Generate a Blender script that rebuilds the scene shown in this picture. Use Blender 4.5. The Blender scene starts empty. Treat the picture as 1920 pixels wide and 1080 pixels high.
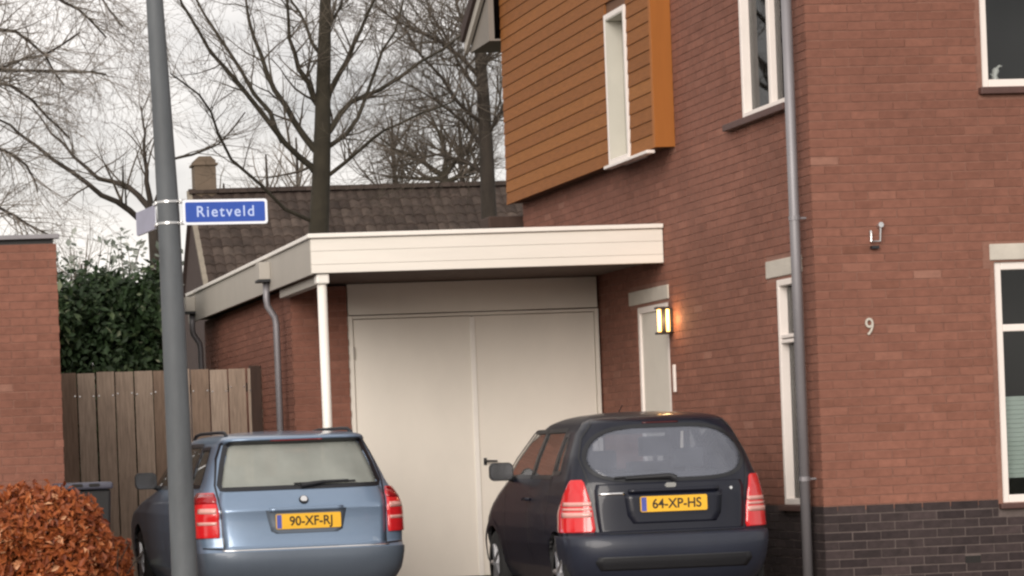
import bpy, math, random
import numpy as np
from mathutils import Vector, noise

random.seed(7)
RNG = np.random.default_rng(11)
SC = bpy.context.scene
COL = SC.collection
PI = math.pi

# ------------------------------------------------------------------ camera
CAM_F, ROLL, YAW = 5400.0, math.radians(2.2), math.radians(6.9036)
cd = bpy.data.cameras.new('camera')
cam = bpy.data.objects.new('camera', cd)
COL.objects.link(cam)
SC.camera = cam
cd.sensor_width = 36.0
cd.lens = 36.0 * CAM_F / 1920.0
cd.shift_x = (960 - 303.33) / 1920.0
cd.shift_y = (864.9 - 540) / 1920.0
cd.clip_end = 3000
cam.location = (0, 0, 1.25)
cam.rotation_mode = 'XYZ'
from mathutils import Matrix
cam.matrix_world = (Matrix.Translation((0, 0, 1.25)) @ Matrix.Rotation(-YAW, 4, 'Z')
                    @ Matrix.Rotation(PI / 2, 4, 'X') @ Matrix.Rotation(-ROLL, 4, 'Z'))
SC.render.resolution_x, SC.render.resolution_y = 1024, 576
SC.render.engine = 'CYCLES'
SC.cycles.filter_width = 2.4
SC.cycles.max_bounces = 8
SC.cycles.transparent_max_bounces = 16
SC.cycles.use_denoising = True

# ------------------------------------------------------------------ light
SUN_DIR = Vector((-0.47, -0.82, 0.34)).normalized()          # towards the sun
world = bpy.data.worlds.new('World')
SC.world = world
world.use_nodes = True
wn, wl = world.node_tree.nodes, world.node_tree.links
wn.clear()
w_out = wn.new('ShaderNodeOutputWorld')
w_bg = wn.new('ShaderNodeBackground')
w_bg.inputs['Strength'].default_value = 0.1
w_sky = wn.new('ShaderNodeTexSky')
w_sky.sky_type = 'NISHITA'
w_sky.sun_disc = False
w_sky.sun_elevation = math.asin(SUN_DIR.z)
w_sky.sun_rotation = math.atan2(SUN_DIR.x, SUN_DIR.y)
w_tc = wn.new('ShaderNodeTexCoord')
w_map = wn.new('ShaderNodeMapping')
w_map.inputs['Scale'].default_value = (1, 1, 2.6)
w_n1 = wn.new('ShaderNodeTexNoise')
w_n1.inputs['Scale'].default_value = 5.0
w_n1.inputs['Detail'].default_value = 7.0
w_n1.inputs['Roughness'].default_value = 0.55
w_cr = wn.new('ShaderNodeValToRGB')
w_cr.color_ramp.elements[0].position = 0.32
w_cr.color_ramp.elements[0].color = (3.2, 3.06, 3.0, 1)
w_cr.color_ramp.elements[1].position = 0.66
w_cr.color_ramp.elements[1].color = (6.7, 6.25, 5.9, 1)
w_mix = wn.new('ShaderNodeMixRGB')
w_mix.inputs[0].default_value = 0.93
wl.new(w_tc.outputs['Generated'], w_map.inputs['Vector'])
wl.new(w_map.outputs['Vector'], w_n1.inputs['Vector'])
wl.new(w_n1.outputs['Fac'], w_cr.inputs['Fac'])
wl.new(w_sky.outputs['Color'], w_mix.inputs[1])
wl.new(w_cr.outputs['Color'], w_mix.inputs[2])
wl.new(w_mix.outputs['Color'], w_bg.inputs['Color'])
wl.new(w_bg.outputs['Background'], w_out.inputs['Surface'])

sd = bpy.data.lights.new('sun', 'SUN')
sd.energy = 1.5
sd.angle = math.radians(38)
sd.color = (1.0, 0.93, 0.86)
sun = bpy.data.objects.new('sun', sd)
COL.objects.link(sun)
sun.location = SUN_DIR * 80
sun.rotation_euler = (-SUN_DIR).to_track_quat('-Z', 'Y').to_euler()

SC.view_settings.view_transform = 'Standard'
SC.view_settings.look = 'None'
SC.view_settings.gamma = 1.0
SC.view_settings.exposure = 0.95
SC.view_settings.use_curve_mapping = False

# ------------------------------------------------------------------ materials
def mat(name, base, rough=0.7, metal=0.0, var=0.12, scale=6.0, bump=0.0, bscale=None, spec=0.5,
        coat=0.0, stretch=(1, 1, 1), emit=None, estr=0.0, var2=None):
    m = bpy.data.materials.new(name)
    m.use_nodes = True
    n, l = m.node_tree.nodes, m.node_tree.links
    b = n['Principled BSDF']
    b.inputs['Roughness'].default_value = rough
    b.inputs['Metallic'].default_value = metal
    b.inputs['Specular IOR Level'].default_value = spec
    b.inputs['Coat Weight'].default_value = coat
    b.inputs['Coat Roughness'].default_value = 0.05
    tc = n.new('ShaderNodeTexCoord')
    mp = n.new('ShaderNodeMapping')
    mp.inputs['Scale'].default_value = stretch
    l.new(tc.outputs['Object'], mp.inputs['Vector'])
    ns = n.new('ShaderNodeTexNoise')
    ns.inputs['Scale'].default_value = scale
    ns.inputs['Detail'].default_value = 6
    ns.inputs['Roughness'].default_value = 0.6
    l.new(mp.outputs['Vector'], ns.inputs['Vector'])
    cr = n.new('ShaderNodeValToRGB')
    cr.color_ramp.elements[0].position = 0.25
    cr.color_ramp.elements[1].position = 0.75
    lo = [max(0, c * (1 - var)) for c in base]
    hi = [min(1, c * (1 + var)) for c in base] if var2 is None else list(var2)
    cr.color_ramp.elements[0].color = (*lo, 1)
    cr.color_ramp.elements[1].color = (*hi, 1)
    l.new(ns.outputs['Fac'], cr.inputs['Fac'])
    l.new(cr.outputs['Color'], b.inputs['Base Color'])
    if bump:
        nb = n.new('ShaderNodeTexNoise')
        nb.inputs['Scale'].default_value = bscale or scale * 5
        nb.inputs['Detail'].default_value = 5
        l.new(mp.outputs['Vector'], nb.inputs['Vector'])
        bp = n.new('ShaderNodeBump')
        bp.inputs['Strength'].default_value = bump
        bp.inputs['Distance'].default_value = 0.01
        l.new(nb.outputs['Fac'], bp.inputs['Height'])
        l.new(bp.outputs['Normal'], b.inputs['Normal'])
    if emit:
        b.inputs['Emission Color'].default_value = (*emit, 1)
        b.inputs['Emission Strength'].default_value = estr
    return m


def tone_mat(name, stops, rough=0.85, mottle=0.25, mscale=14.0, bump=0.3, spec=0.3, stretch=(1, 1, 1), big=0.0,
             trans=0.0):
    """colour chosen per piece by the mesh attribute 'tone', with fine mottling"""
    m = bpy.data.materials.new(name)
    m.use_nodes = True
    n, l = m.node_tree.nodes, m.node_tree.links
    b = n['Principled BSDF']
    b.inputs['Roughness'].default_value = rough
    b.inputs['Specular IOR Level'].default_value = spec
    at = n.new('ShaderNodeAttribute')
    at.attribute_name = 'tone'
    cr = n.new('ShaderNodeValToRGB')
    els = cr.color_ramp.elements
    while len(els) < len(stops):
        els.new(0.5)
    for e, (p, c) in zip(els, stops):
        e.position = p
        e.color = (*c, 1)
    l.new(at.outputs['Fac'], cr.inputs['Fac'])
    ge = n.new('ShaderNodeNewGeometry')
    mp = n.new('ShaderNodeMapping')
    mp.inputs['Scale'].default_value = stretch
    l.new(ge.outputs['Position'], mp.inputs['Vector'])
    ns = n.new('ShaderNodeTexNoise')
    ns.inputs['Scale'].default_value = mscale
    ns.inputs['Detail'].default_value = 6
    ns.inputs['Roughness'].default_value = 0.65
    l.new(mp.outputs['Vector'], ns.inputs['Vector'])
    mr = n.new('ShaderNodeMapRange')
    mr.inputs['From Min'].default_value = 0.3
    mr.inputs['From Max'].default_value = 0.7
    mr.inputs['To Min'].default_value = 1 - mottle
    mr.inputs['To Max'].default_value = 1 + mottle
    l.new(ns.outputs['Fac'], mr.inputs['Value'])
    fac = mr.outputs['Result']
    if big:
        n2 = n.new('ShaderNodeTexNoise')
        n2.inputs['Scale'].default_value = 0.9
        n2.inputs['Detail'].default_value = 4
        l.new(ge.outputs['Position'], n2.inputs['Vector'])
        m2 = n.new('ShaderNodeMapRange')
        m2.inputs['From Min'].default_value = 0.3
        m2.inputs['From Max'].default_value = 0.7
        m2.inputs['To Min'].default_value = 1 - big
        m2.inputs['To Max'].default_value = 1 + big
        l.new(n2.outputs['Fac'], m2.inputs['Value'])
        mm = n.new('ShaderNodeMath')
        mm.operation = 'MULTIPLY'
        l.new(fac, mm.inputs[0])
        l.new(m2.outputs['Result'], mm.inputs[1])
        fac = mm.outputs['Value']
    mx = n.new('ShaderNodeVectorMath')
    mx.operation = 'SCALE'
    l.new(cr.outputs['Color'], mx.inputs[0])
    l.new(fac, mx.inputs['Scale'])
    l.new(mx.outputs['Vector'], b.inputs['Base Color'])
    if bump:
        bp = n.new('ShaderNodeBump')
        bp.inputs['Strength'].default_value = bump
        bp.inputs['Distance'].default_value = 0.006
        l.new(ns.outputs['Fac'], bp.inputs['Height'])
        l.new(bp.outputs['Normal'], b.inputs['Normal'])
    if trans:
        b.inputs['Subsurface Weight'].default_value = 0.0
        tr = n.new('ShaderNodeBsdfTranslucent')
        l.new(mx.outputs['Vector'], tr.inputs['Color'])
        ms = n.new('ShaderNodeMixShader')
        ms.inputs[0].default_value = trans
        l.new(b.outputs[0], ms.inputs[1])
        l.new(tr.outputs[0], ms.inputs[2])
        l.new(ms.outputs[0], n['Material Output'].inputs['Surface'])
    return m


def glass_mat(name, tint=(0.7, 0.75, 0.75), rough=0.02, ior=1.5, dirt_sheen=0.0, dcol=(0.55, 0.58, 0.53)):
    m = bpy.data.materials.new(name)
    m.use_nodes = True
    n, l = m.node_tree.nodes, m.node_tree.links
    n.remove(n['Principled BSDF'])
    t = n.new('ShaderNodeBsdfTransparent')
    t.inputs['Color'].default_value = (*tint, 1)
    g = n.new('ShaderNodeBsdfGlossy')
    g.inputs['Roughness'].default_value = rough
    f = n.new('ShaderNodeFresnel')
    f.inputs['IOR'].default_value = ior
    ms = n.new('ShaderNodeMixShader')
    l.new(f.outputs[0], ms.inputs[0])
    l.new(t.outputs[0], ms.inputs[1])
    l.new(g.outputs[0], ms.inputs[2])
    out = ms
    if dirt_sheen:
        d = n.new('ShaderNodeBsdfDiffuse')
        d.inputs['Color'].default_value = (*dcol, 1)
        ns = n.new('ShaderNodeTexNoise')
        ns.inputs['Scale'].default_value = 3.0
        ns.inputs['Detail'].default_value = 5
        tc = n.new('ShaderNodeTexCoord')
        l.new(tc.outputs['Object'], ns.inputs['Vector'])
        mr = n.new('ShaderNodeMapRange')
        mr.inputs['To Min'].default_value = dirt_sheen * 0.6
        mr.inputs['To Max'].default_value = dirt_sheen * 1.4
        l.new(ns.outputs['Fac'], mr.inputs['Value'])
        m2 = n.new('ShaderNodeMixShader')
        l.new(mr.outputs['Result'], m2.inputs[0])
        l.new(ms.outputs[0], m2.inputs[1])
        l.new(d.outputs[0], m2.inputs[2])
        out = m2
    l.new(out.outputs[0], n['Material Output'].inputs['Surface'])
    return m


M = {}
M['mortar'] = mat('mortar', (0.235, 0.115, 0.083), 0.95, var=0.2, scale=9, bump=0.5)
M['mortar_dark'] = mat('plinth_mortar', (0.125, 0.098, 0.090), 0.95, var=0.2, scale=9, bump=0.5)
M['brick'] = tone_mat('red_brick', [(0.0, (0.172, 0.072, 0.048)), (0.25, (0.196, 0.083, 0.057)), (0.6, (0.212, 0.091, 0.063)),
                                    (0.86, (0.238, 0.102, 0.070)), (1.0, (0.265, 0.130, 0.094))], mottle=0.16, big=0.12)
M['brick_plinth'] = tone_mat('dark_brick', [(0.0, (0.022, 0.015, 0.016)), (0.5, (0.036, 0.026, 0.026)), (1.0, (0.062, 0.044, 0.043))],
                             mottle=0.3, big=0.12)
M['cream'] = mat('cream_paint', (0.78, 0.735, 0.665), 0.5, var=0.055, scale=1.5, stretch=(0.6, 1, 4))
M['cream_trim'] = mat('white_trim', (0.84, 0.80, 0.74), 0.4, var=0.03)
M['cream_door'] = mat('garage_door_paint', (0.76, 0.71, 0.63), 0.55, var=0.07, scale=1.2, stretch=(1, 1, 0.6))
M['shaded_cream'] = mat('shaded_cream_paint', (0.40, 0.37, 0.325), 0.6, var=0.06, scale=2)  # darkened cream: the side fascia's shade is put into the colour
M['white_frame'] = mat('white_window_paint', (0.80, 0.73, 0.68), 0.4, var=0.04, scale=3)
M['door_grey'] = mat('pale_grey_door_paint', (0.66, 0.62, 0.55), 0.5, var=0.04)
M['lining'] = mat('grey_reveal_paint', (0.50, 0.48, 0.42), 0.6, var=0.08, scale=2)
M['lintel'] = mat('pale_concrete', (0.50, 0.46, 0.40), 0.85, var=0.12, scale=5, bump=0.2)
M['zinc'] = mat('zinc', (0.25, 0.238, 0.25), 0.5, metal=0.35, var=0.12, scale=4, stretch=(1, 1, 0.4))
M['sill'] = mat('dark_red_sill_tile', (0.085, 0.04, 0.033), 0.6, var=0.2)
M['wood'] = tone_mat('varnished_siding', [(0.0, (0.225, 0.086, 0.026)), (0.5, (0.255, 0.098, 0.029)), (1.0, (0.29, 0.117, 0.034))],
                     rough=0.7, mottle=0.2, mscale=9, stretch=(6, 0.6, 9), bump=0.1, spec=0.2)
M['wood_end'] = mat('varnished_panel', (0.33, 0.115, 0.024), 0.6, spec=0.25, var=0.08, scale=3, stretch=(6, 6, 0.5))
M['wood_dark'] = mat('dark_batten', (0.13, 0.06, 0.03), 0.8)
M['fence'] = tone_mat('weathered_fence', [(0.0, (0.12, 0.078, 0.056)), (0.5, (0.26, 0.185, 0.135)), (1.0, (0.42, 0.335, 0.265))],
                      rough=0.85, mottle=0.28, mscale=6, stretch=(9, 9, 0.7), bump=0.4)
M['fence_dark'] = mat('stained_post', (0.05, 0.028, 0.02), 0.85, var=0.25, stretch=(5, 5, 0.6))
M['steel'] = mat('galvanised_steel', (0.62, 0.62, 0.62), 0.25, metal=0.9, var=0.1)
M['lamp_post'] = mat('grey_post_paint', (0.092, 0.100, 0.108), 0.65, var=0.22, scale=7, stretch=(1, 1, 0.3))
M['sign_white'] = mat('sign_white', (0.85, 0.87, 0.92), 0.35, var=0.02)
M['sign_blue'] = mat('sign_blue', (0.03, 0.085, 0.40), 0.35, var=0.1, scale=8)
M['sign_letter'] = mat('sign_lettering', (0.50, 0.60, 0.88), 0.4, var=0.02)
M['sign_back'] = mat('sign_back_aluminium', (0.36, 0.36, 0.46), 0.5, metal=0.3)
M['dark'] = mat('dark_interior', (0.016, 0.014, 0.013), 0.9)
M['dark_plastic'] = mat('black_plastic', (0.014, 0.015, 0.018), 0.5)
M['rubber'] = mat('tyre_rubber', (0.012, 0.012, 0.012), 0.85, bump=0.2)
M['rim'] = mat('alloy', (0.35, 0.35, 0.36), 0.35, metal=0.8)
M['chrome'] = mat('chrome', (0.8, 0.8, 0.8), 0.12, metal=1.0, var=0.02)
M['plate'] = mat('plate_yellow', (0.83, 0.46, 0.03), 0.4, var=0.05)
M['plate_blue'] = mat('plate_blue_band', (0.08, 0.10, 0.38), 0.4)
M['ink'] = mat('black_lettering', (0.03, 0.022, 0.01), 0.6)
M['lens_red'] = mat('red_lens', (0.62, 0.016, 0.02), 0.12, var=0.1, spec=0.6, coat=0.6)
M['lens_dark'] = mat('dark_red_lens', (0.32, 0.008, 0.012), 0.15, spec=0.6, coat=0.6)
M['smoked'] = mat('smoked_lens', (0.05, 0.006, 0.007), 0.25)
M['lens_clear'] = mat('clear_lens', (0.66, 0.34, 0.30), 0.12, spec=0.6, coat=0.5)
M['blue_paint'] = mat('steel_blue_paint', (0.195, 0.27, 0.38), 0.33, metal=0.45, var=0.03, coat=0.7)
M['blue_bumper'] = mat('steel_blue_bumper', (0.105, 0.13, 0.165), 0.42, metal=0.2, var=0.05, coat=0.25)
M['navy_paint'] = mat('blue_black_paint', (0.006, 0.0075, 0.016), 0.38, var=0.1, coat=0.32, spec=0.3)
M['navy_bumper'] = mat('navy_bumper', (0.018, 0.022, 0.036), 0.42, var=0.1, coat=0.2, spec=0.4)
M['car_inside'] = mat('car_interior', (0.03, 0.03, 0.032), 0.85)
M['seat'] = mat('seat_cloth', (0.07, 0.072, 0.075), 0.9)
M['seal'] = mat('glass_seal', (0.012, 0.013, 0.016), 0.3)
M['car_glass'] = glass_mat('car_glass', (0.74, 0.78, 0.73), dirt_sheen=0.42)  # pale diffuse layer paints sky reflection and the bright view through into the glass
M['car_glass2'] = glass_mat('car_glass_blue', (0.62, 0.66, 0.72), dirt_sheen=0.27, dcol=(0.40, 0.43, 0.52))  # bluish diffuse layer paints the sky's reflection into the panes
M['side_glass'] = glass_mat('side_glass', (0.66, 0.68, 0.68), dirt_sheen=0.05)
M['window_glass'] = glass_mat('window_glass', (0.88, 0.90, 0.90), ior=1.45)
M['blind'] = mat('pale_blind', (0.62, 0.70, 0.64), 0.8, var=0.06, scale=2)
M['curtain'] = mat('net_curtain', (0.62, 0.60, 0.54), 0.9, var=0.2, scale=3, stretch=(1, 12, 0.6))
M['lamp_glass'] = mat('lit_lamp_glass', (0.9, 0.7, 0.4), 0.3, emit=(1.0, 0.47, 0.10), estr=3.6)
M['white_obj'] = mat('white_glaze', (0.8, 0.78, 0.74), 0.3)
M['bark'] = mat('bark', (0.040, 0.031, 0.024), 0.95, var=0.35, scale=6, bump=0.6, stretch=(1, 1, 0.4))
M['bark_moss'] = mat('mossy_bark', (0.034, 0.028, 0.018), 0.95, var=0.35, scale=4, bump=0.6)
M['twig'] = mat('twigs', (0.088, 0.071, 0.055), 0.95, var=0.3, scale=2)
M['twig_pale'] = mat('pale_twigs', (0.19, 0.165, 0.14), 0.95, var=0.3, scale=2)
M['tile'] = tone_mat('roof_tile', [(0.0, (0.036, 0.025, 0.020)), (0.5, (0.053, 0.038, 0.031)), (1.0, (0.080, 0.060, 0.049))],
                     mottle=0.35, mscale=5, big=0.2)
M['verge'] = mat('mortared_verge', (0.23, 0.20, 0.16), 0.95, var=0.2)
M['chimney'] = mat('chimney_brick', (0.135, 0.10, 0.072), 0.95, var=0.18, scale=3, bump=0.4)
M['render_dark'] = mat('dark_gable_brick', (0.05, 0.032, 0.028), 0.95, var=0.2)
M['leaf_green'] = tone_mat('evergreen_leaf', [(0.0, (0.010, 0.020, 0.008)), (0.6, (0.026, 0.050, 0.018)), (0.93, (0.060, 0.088, 0.036)), (1.0, (0.22, 0.24, 0.16))],
                           rough=0.6, mottle=0.2, bump=0, trans=0.12)
M['leaf_copper'] = tone_mat('copper_beech_leaf', [(0.0, (0.14, 0.030, 0.011)), (0.5, (0.31, 0.078, 0.022)), (0.85, (0.45, 0.14, 0.042)), (1.0, (0.66, 0.36, 0.20))],
                            rough=0.5, mottle=0.2, bump=0, trans=0.2)
M['paving'] = tone_mat('clinker_paving', [(0.0, (0.09, 0.07, 0.06)), (1.0, (0.18, 0.14, 0.12))], mottle=0.3)
M['asphalt'] = mat('asphalt', (0.05, 0.05, 0.05), 0.95, var=0.25, scale=30, bump=0.5)
M['ground'] = mat('garden_ground', (0.07, 0.075, 0.045), 0.98, var=0.4, scale=3, bump=0.5)
M['concrete'] = mat('kerb_concrete', (0.30, 0.29, 0.27), 0.9, var=0.2, bump=0.3)
M['eave'] = mat('eave_paint', (0.22, 0.195, 0.17), 0.7, var=0.08, scale=2)
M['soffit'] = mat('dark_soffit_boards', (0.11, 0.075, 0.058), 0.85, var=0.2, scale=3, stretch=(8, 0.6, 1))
M['roof_felt'] = mat('roof_felt', (0.05, 0.05, 0.05), 0.95)
M['bin_body'] = mat('bin_plastic', (0.007, 0.0065, 0.007), 0.5)
M['bin_lid'] = mat('bin_lid_plastic', (0.06, 0.06, 0.082), 0.45)


# ------------------------------------------------------------------ mesh helper
class MB:
    def __init__(s):
        s.v, s.f, s.t, s.m = [], [], [], []

    def add(s, vs, fs, tone=0.5, mi=0):
        o = len(s.v)
        s.v.extend([tuple(p) for p in vs])
        for f in fs:
            s.f.append([i + o for i in f])
            s.t.append(tone)
            s.m.append(mi)
        return s

    def box(s, x0, x1, y0, y1, z0, z1, tone=0.5, mi=0):
        return s.add([(x0, y0, z0), (x1, y0, z0), (x1, y1, z0), (x0, y1, z0), (x0, y0, z1), (x1, y0, z1), (x1, y1, z1), (x0, y1, z1)],
                     [(0, 3, 2, 1), (4, 5, 6, 7), (0, 1, 5, 4), (1, 2, 6, 5), (2, 3, 7, 6), (3, 0, 4, 7)], tone, mi)

    def prism(s, poly, axis, a0, a1, tone=0.5, mi=0):
        """poly: 2D list; axis 'x': (y,z) pairs, 'y': (x,z), 'z': (x,y)"""
        def P(p, a):
            return {'x': (a, p[0], p[1]), 'y': (p[0], a, p[1]), 'z': (p[0], p[1], a)}[axis]
        n = len(poly)
        vs = [P(p, a0) for p in poly] + [P(p, a1) for p in poly]
        fs = [tuple(range(n))[::-1], tuple(range(n, 2 * n))] + [(i, (i + 1) % n, (i + 1) % n + n, i + n) for i in range(n)]
        return s.add(vs, fs, tone, mi)

    def tube(s, pts, rad, sides=8, tone=0.5, mi=0, cap=True):
        pts = [Vector(p) for p in pts]
        n = len(pts)
        if not hasattr(rad, '__len__'):
            rad = [rad] * n
        vs = []
        for i, p in enumerate(pts):
            d = (pts[min(i + 1, n - 1)] - pts[max(i - 1, 0)])
            d = d.normalized() if d.length > 1e-9 else Vector((0, 0, 1))
            a = d.cross(Vector((0.13, 0.99, 0.07)))
            if a.length < 1e-3:
                a = d.cross(Vector((1, 0, 0)))
            a.normalize()
            b = d.cross(a)
            for k in range(sides):
                t = 2 * PI * k / sides
                vs.append(p + (a * math.cos(t) + b * math.sin(t)) * rad[i])
        fs = []
        for i in range(n - 1):
            for k in range(sides):
                k2 = (k + 1) % sides
                fs.append((i * sides + k, i * sides + k2, (i + 1) * sides + k2, (i + 1) * sides + k))
        if cap:
            fs.append(tuple(range(sides))[::-1])
            fs.append(tuple(range((n - 1) * sides, n * sides)))
        return s.add(vs, fs, tone, mi)

    def mesh(s, name, mats, smooth=False):
        me = bpy.data.meshes.new(name)
        me.from_pydata(s.v, [], s.f)
        mats = mats if isinstance(mats, (list, tuple)) else [mats]
        for m in mats:
            me.materials.append(m)
        if s.f:
            at = me.attributes.new('tone', 'FLOAT', 'FACE')
            at.data.foreach_set('value', np.array(s.t, dtype=np.float32))
            me.polygons.foreach_set('material_index', np.array(s.m, dtype=np.int32))
            me.polygons.foreach_set('use_smooth', np.full(len(s.f), smooth, dtype=bool))
        me.update()
        return me


def org_of(o):
    v = Vector((0, 0, 0))
    while o is not None:
        v = v + o.location
        o = o.parent
    return v


def link(name, me, parent=None, loc=None, kind=None, rz=0):
    o = bpy.data.objects.new(name, me)
    COL.objects.link(o)
    if parent is not None:
        o.parent = parent
    base = Vector(loc) if loc is not None else Vector((0, 0, 0))
    o.location = base - org_of(parent) if parent is not None else base
    o.rotation_euler.z = rz
    if kind:
        o['kind'] = kind
    return o


def part(name, mb, m, parent=None, smooth=False, bevel=0.0, kind=None, local=False, segs=2):
    """local: vertices already relative to the thing's base"""
    o = link(name, mb.mesh(name, m, smooth), parent, kind=kind)
    if local:
        o.location = (0, 0, 0)
    if bevel:
        md = o.modifiers.new('bevel', 'BEVEL')
        md.width = bevel
        md.segments = segs
        md.limit_method = 'ANGLE'
    return o


def thing(name, loc, label, cat, group=None):
    o = bpy.data.objects.new(name, None)
    o.empty_display_size = 0.2
    COL.objects.link(o)
    o.location = loc
    tag(o, label, cat, group)
    return o


def tag(o, label, cat, group=None):
    o['label'], o['category'] = label, cat
    if group:
        o['group'] = group
    return o


def structure(name, mb, m, **k):
    o = part(name, mb, m, **k)
    o['kind'] = 'structure'
    return o


def text(name, s, size, loc, m, parent, extrude=0.0015, sx=1.0, rz=0.0, bold=0.0, spacing=1.0):
    c = bpy.data.curves.new(name, 'FONT')
    c.body = s
    c.size = size
    c.align_x = 'CENTER'
    c.align_y = 'CENTER'
    c.extrude = extrude
    c.offset = bold
    c.space_character = spacing
    c.materials.append(m)
    tmp = bpy.data.objects.new('lettering_source', c)
    COL.objects.link(tmp)
    bpy.context.view_layer.update()
    me = bpy.data.meshes.new_from_object(tmp.evaluated_get(bpy.context.evaluated_depsgraph_get()))
    bpy.data.objects.remove(tmp)
    me.transform(Matrix.Rotation(PI / 2, 4, 'X') @ Matrix.Diagonal((sx, 1, 1, 1)))
    if not me.materials:
        me.materials.append(m)
    o = bpy.data.objects.new(name, me)
    COL.objects.link(o)
    o.parent = parent
    o.location = Vector(loc) - org_of(parent)
    o.rotation_euler.z = rz
    return o


# ------------------------------------------------------------------ ground, road, pavement
g = MB().add([(-600, -300, -0.16), (600, -300, -0.16), (600, 900, -0.16), (-600, 900, -0.16)], [(0, 1, 2, 3)])
structure('ground', g, M['ground'])
g = MB().add([(-120, -6, -0.15), (120, -6, -0.15), (120, 12.5, -0.15), (-120, 12.5, -0.15)], [(0, 1, 2, 3)])
structure('road', g, M['asphalt'])
g = MB().box(-120, 120, 12.5, 12.65, -0.16, 0.0)
structure('kerb', g, M['concrete'], bevel=0.015)
g = MB()
for i in range(-14, 60):                                       # concrete slabs of the pavement
    for j in range(5):
        x, y = i * 0.302, 12.66 + j * 0.302
        g.box(x, x + 0.297, y, y + 0.297, -0.1, -0.004 + random.uniform(-0.002, 0.002))
o = structure('pavement', g, M['concrete'])
g = MB()
y = 14.2
j = 0
while y < 27.9:                                                # clinker driveway, herringbone left to running bond
    for i in range(0, 36):
        x = 2.3 + i * 0.211 + (0.105 if j % 2 else 0)
        if x > 9.6:
            continue
        if x + 0.2 > 7.80 and y > 21.6:
            continue
        g.box(x, x + 0.205, y, y + 0.1, -0.1, random.uniform(-0.012, -0.006), tone=random.random())
    y += 0.106
    j += 1
o = structure('driveway', g, M['paving'])

# ------------------------------------------------------------------ bricks
BL, BH, PITCH_U, PITCH_Z = 0.222, 0.060, 0.230, 0.070
_brick_cache = {}


def brick_tone(plinth=False):
    r = random.random()
    if not plinth and r < 0.006:
        return random.uniform(0.93, 1.0)
    return min(max(random.gauss(0.5, 0.17), 0.0), 0.88)


def brick_mb(mb, side, plane, u0, u1, z, tone, proud):
    if side == 'front':
        mb.box(u0, u1, plane - proud, plane + 0.004, z, z + BH, tone)
    else:
        mb.box(plane - proud, plane + 0.004, u0, u1, z, z + BH, tone)
    # drop the hidden back face
    k = 4 if side == 'front' else 3
    idx = len(mb.f) - 6 + k
    for L in (mb.f, mb.t, mb.m):
        L.pop(idx)


def lay_bricks(side, plane, u0, u1, z0, z1, holes, single=None, limit=0, parent=None, base_z=0.0, brick_m=None,
               name='brick', rest_name='brickwork', plinth=False):
    """running bond; pieces inside single=(ua,ub,za,zb) become objects of their own up to the limit, the rest one mesh"""
    brick_m = brick_m or M['brick']
    rest = MB()
    count = 0
    row = int(math.floor((z0 - base_z) / PITCH_Z + 1e-6))
    while base_z + row * PITCH_Z + BH <= z1 + 1e-6:
        z = base_z + row * PITCH_Z + 0.005
        if z < z0 - 1e-6:
            row += 1
            continue
        k = math.floor(u0 / PITCH_U) - 1
        off = PITCH_U / 2 if row % 2 else 0.0
        u = k * PITCH_U + off
        while u < u1:
            a, b = max(u + random.uniform(-.002, .002), u0), min(u + BL + random.uniform(-.002, .002), u1)
            segs = [(a, b)] if b - a > 0.02 else []
            for (ha, hb, hz0, hz1) in holes:
                if hz0 - BH * 0.6 < z < hz1 - BH * 0.4:
                    ns = []
                    for (p, q) in segs:
                        if q <= ha or p >= hb:
                            ns.append((p, q))
                        else:
                            if ha - p > 0.02:
                                ns.append((p, ha - 0.004))
                            if q - hb > 0.02:
                                ns.append((hb + 0.004, q))
                    segs = ns
            for (p, q) in segs:
                proud = random.uniform(0.004, 0.0065)
                zz = z + random.uniform(-0.0015, 0.0015)
                tn = brick_tone(plinth)
                if single and count < limit and single[0] <= q and p <= single[1] and single[2] <= z <= single[3]:
                    ln = round(q - p, 2)
                    key = (side, ln, round(tn * 9), brick_m.name)
                    if key not in _brick_cache:
                        t = MB()
                        brick_mb(t, side, 0.0, 0.0, ln, 0.0, round(tn * 9) / 9, 0.0055)
                        _brick_cache[key] = t.mesh(name, brick_m)
                    loc = (p, plane, zz) if side == 'front' else (plane, p, zz)
                    link(name, _brick_cache[key], parent, loc)
                    count += 1
                else:
                    brick_mb(rest, side, plane, p, q, zz, tn, proud)
            u += PITCH_U
        row += 1
    if rest.f:
        part(rest_name, rest, brick_m, parent, kind='stuff')
    return count


def wall_boxes(mb, side, plane, thick, u0, u1, z0, z1, holes):
    us = sorted({u0, u1, *[h[0] for h in holes], *[h[1] for h in holes]})
    zs = sorted({z0, z1, *[h[2] for h in holes], *[h[3] for h in holes]})
    us = [u for u in us if u0 <= u <= u1]
    zs = [z for z in zs if z0 <= z <= z1]
    for i in range(len(us) - 1):
        for j in range(len(zs) - 1):
            cu, cz = (us[i] + us[i + 1]) / 2, (zs[j] + zs[j + 1]) / 2
            if any(h[0] < cu < h[1] and h[2] < cz < h[3] for h in holes):
                continue
            if side == 'front':
                mb.box(us[i], us[i + 1], plane, plane + thick, zs[j], zs[j + 1])
            else:
                mb.box(plane, plane + thick, us[i], us[i + 1], zs[j], zs[j + 1])


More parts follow.
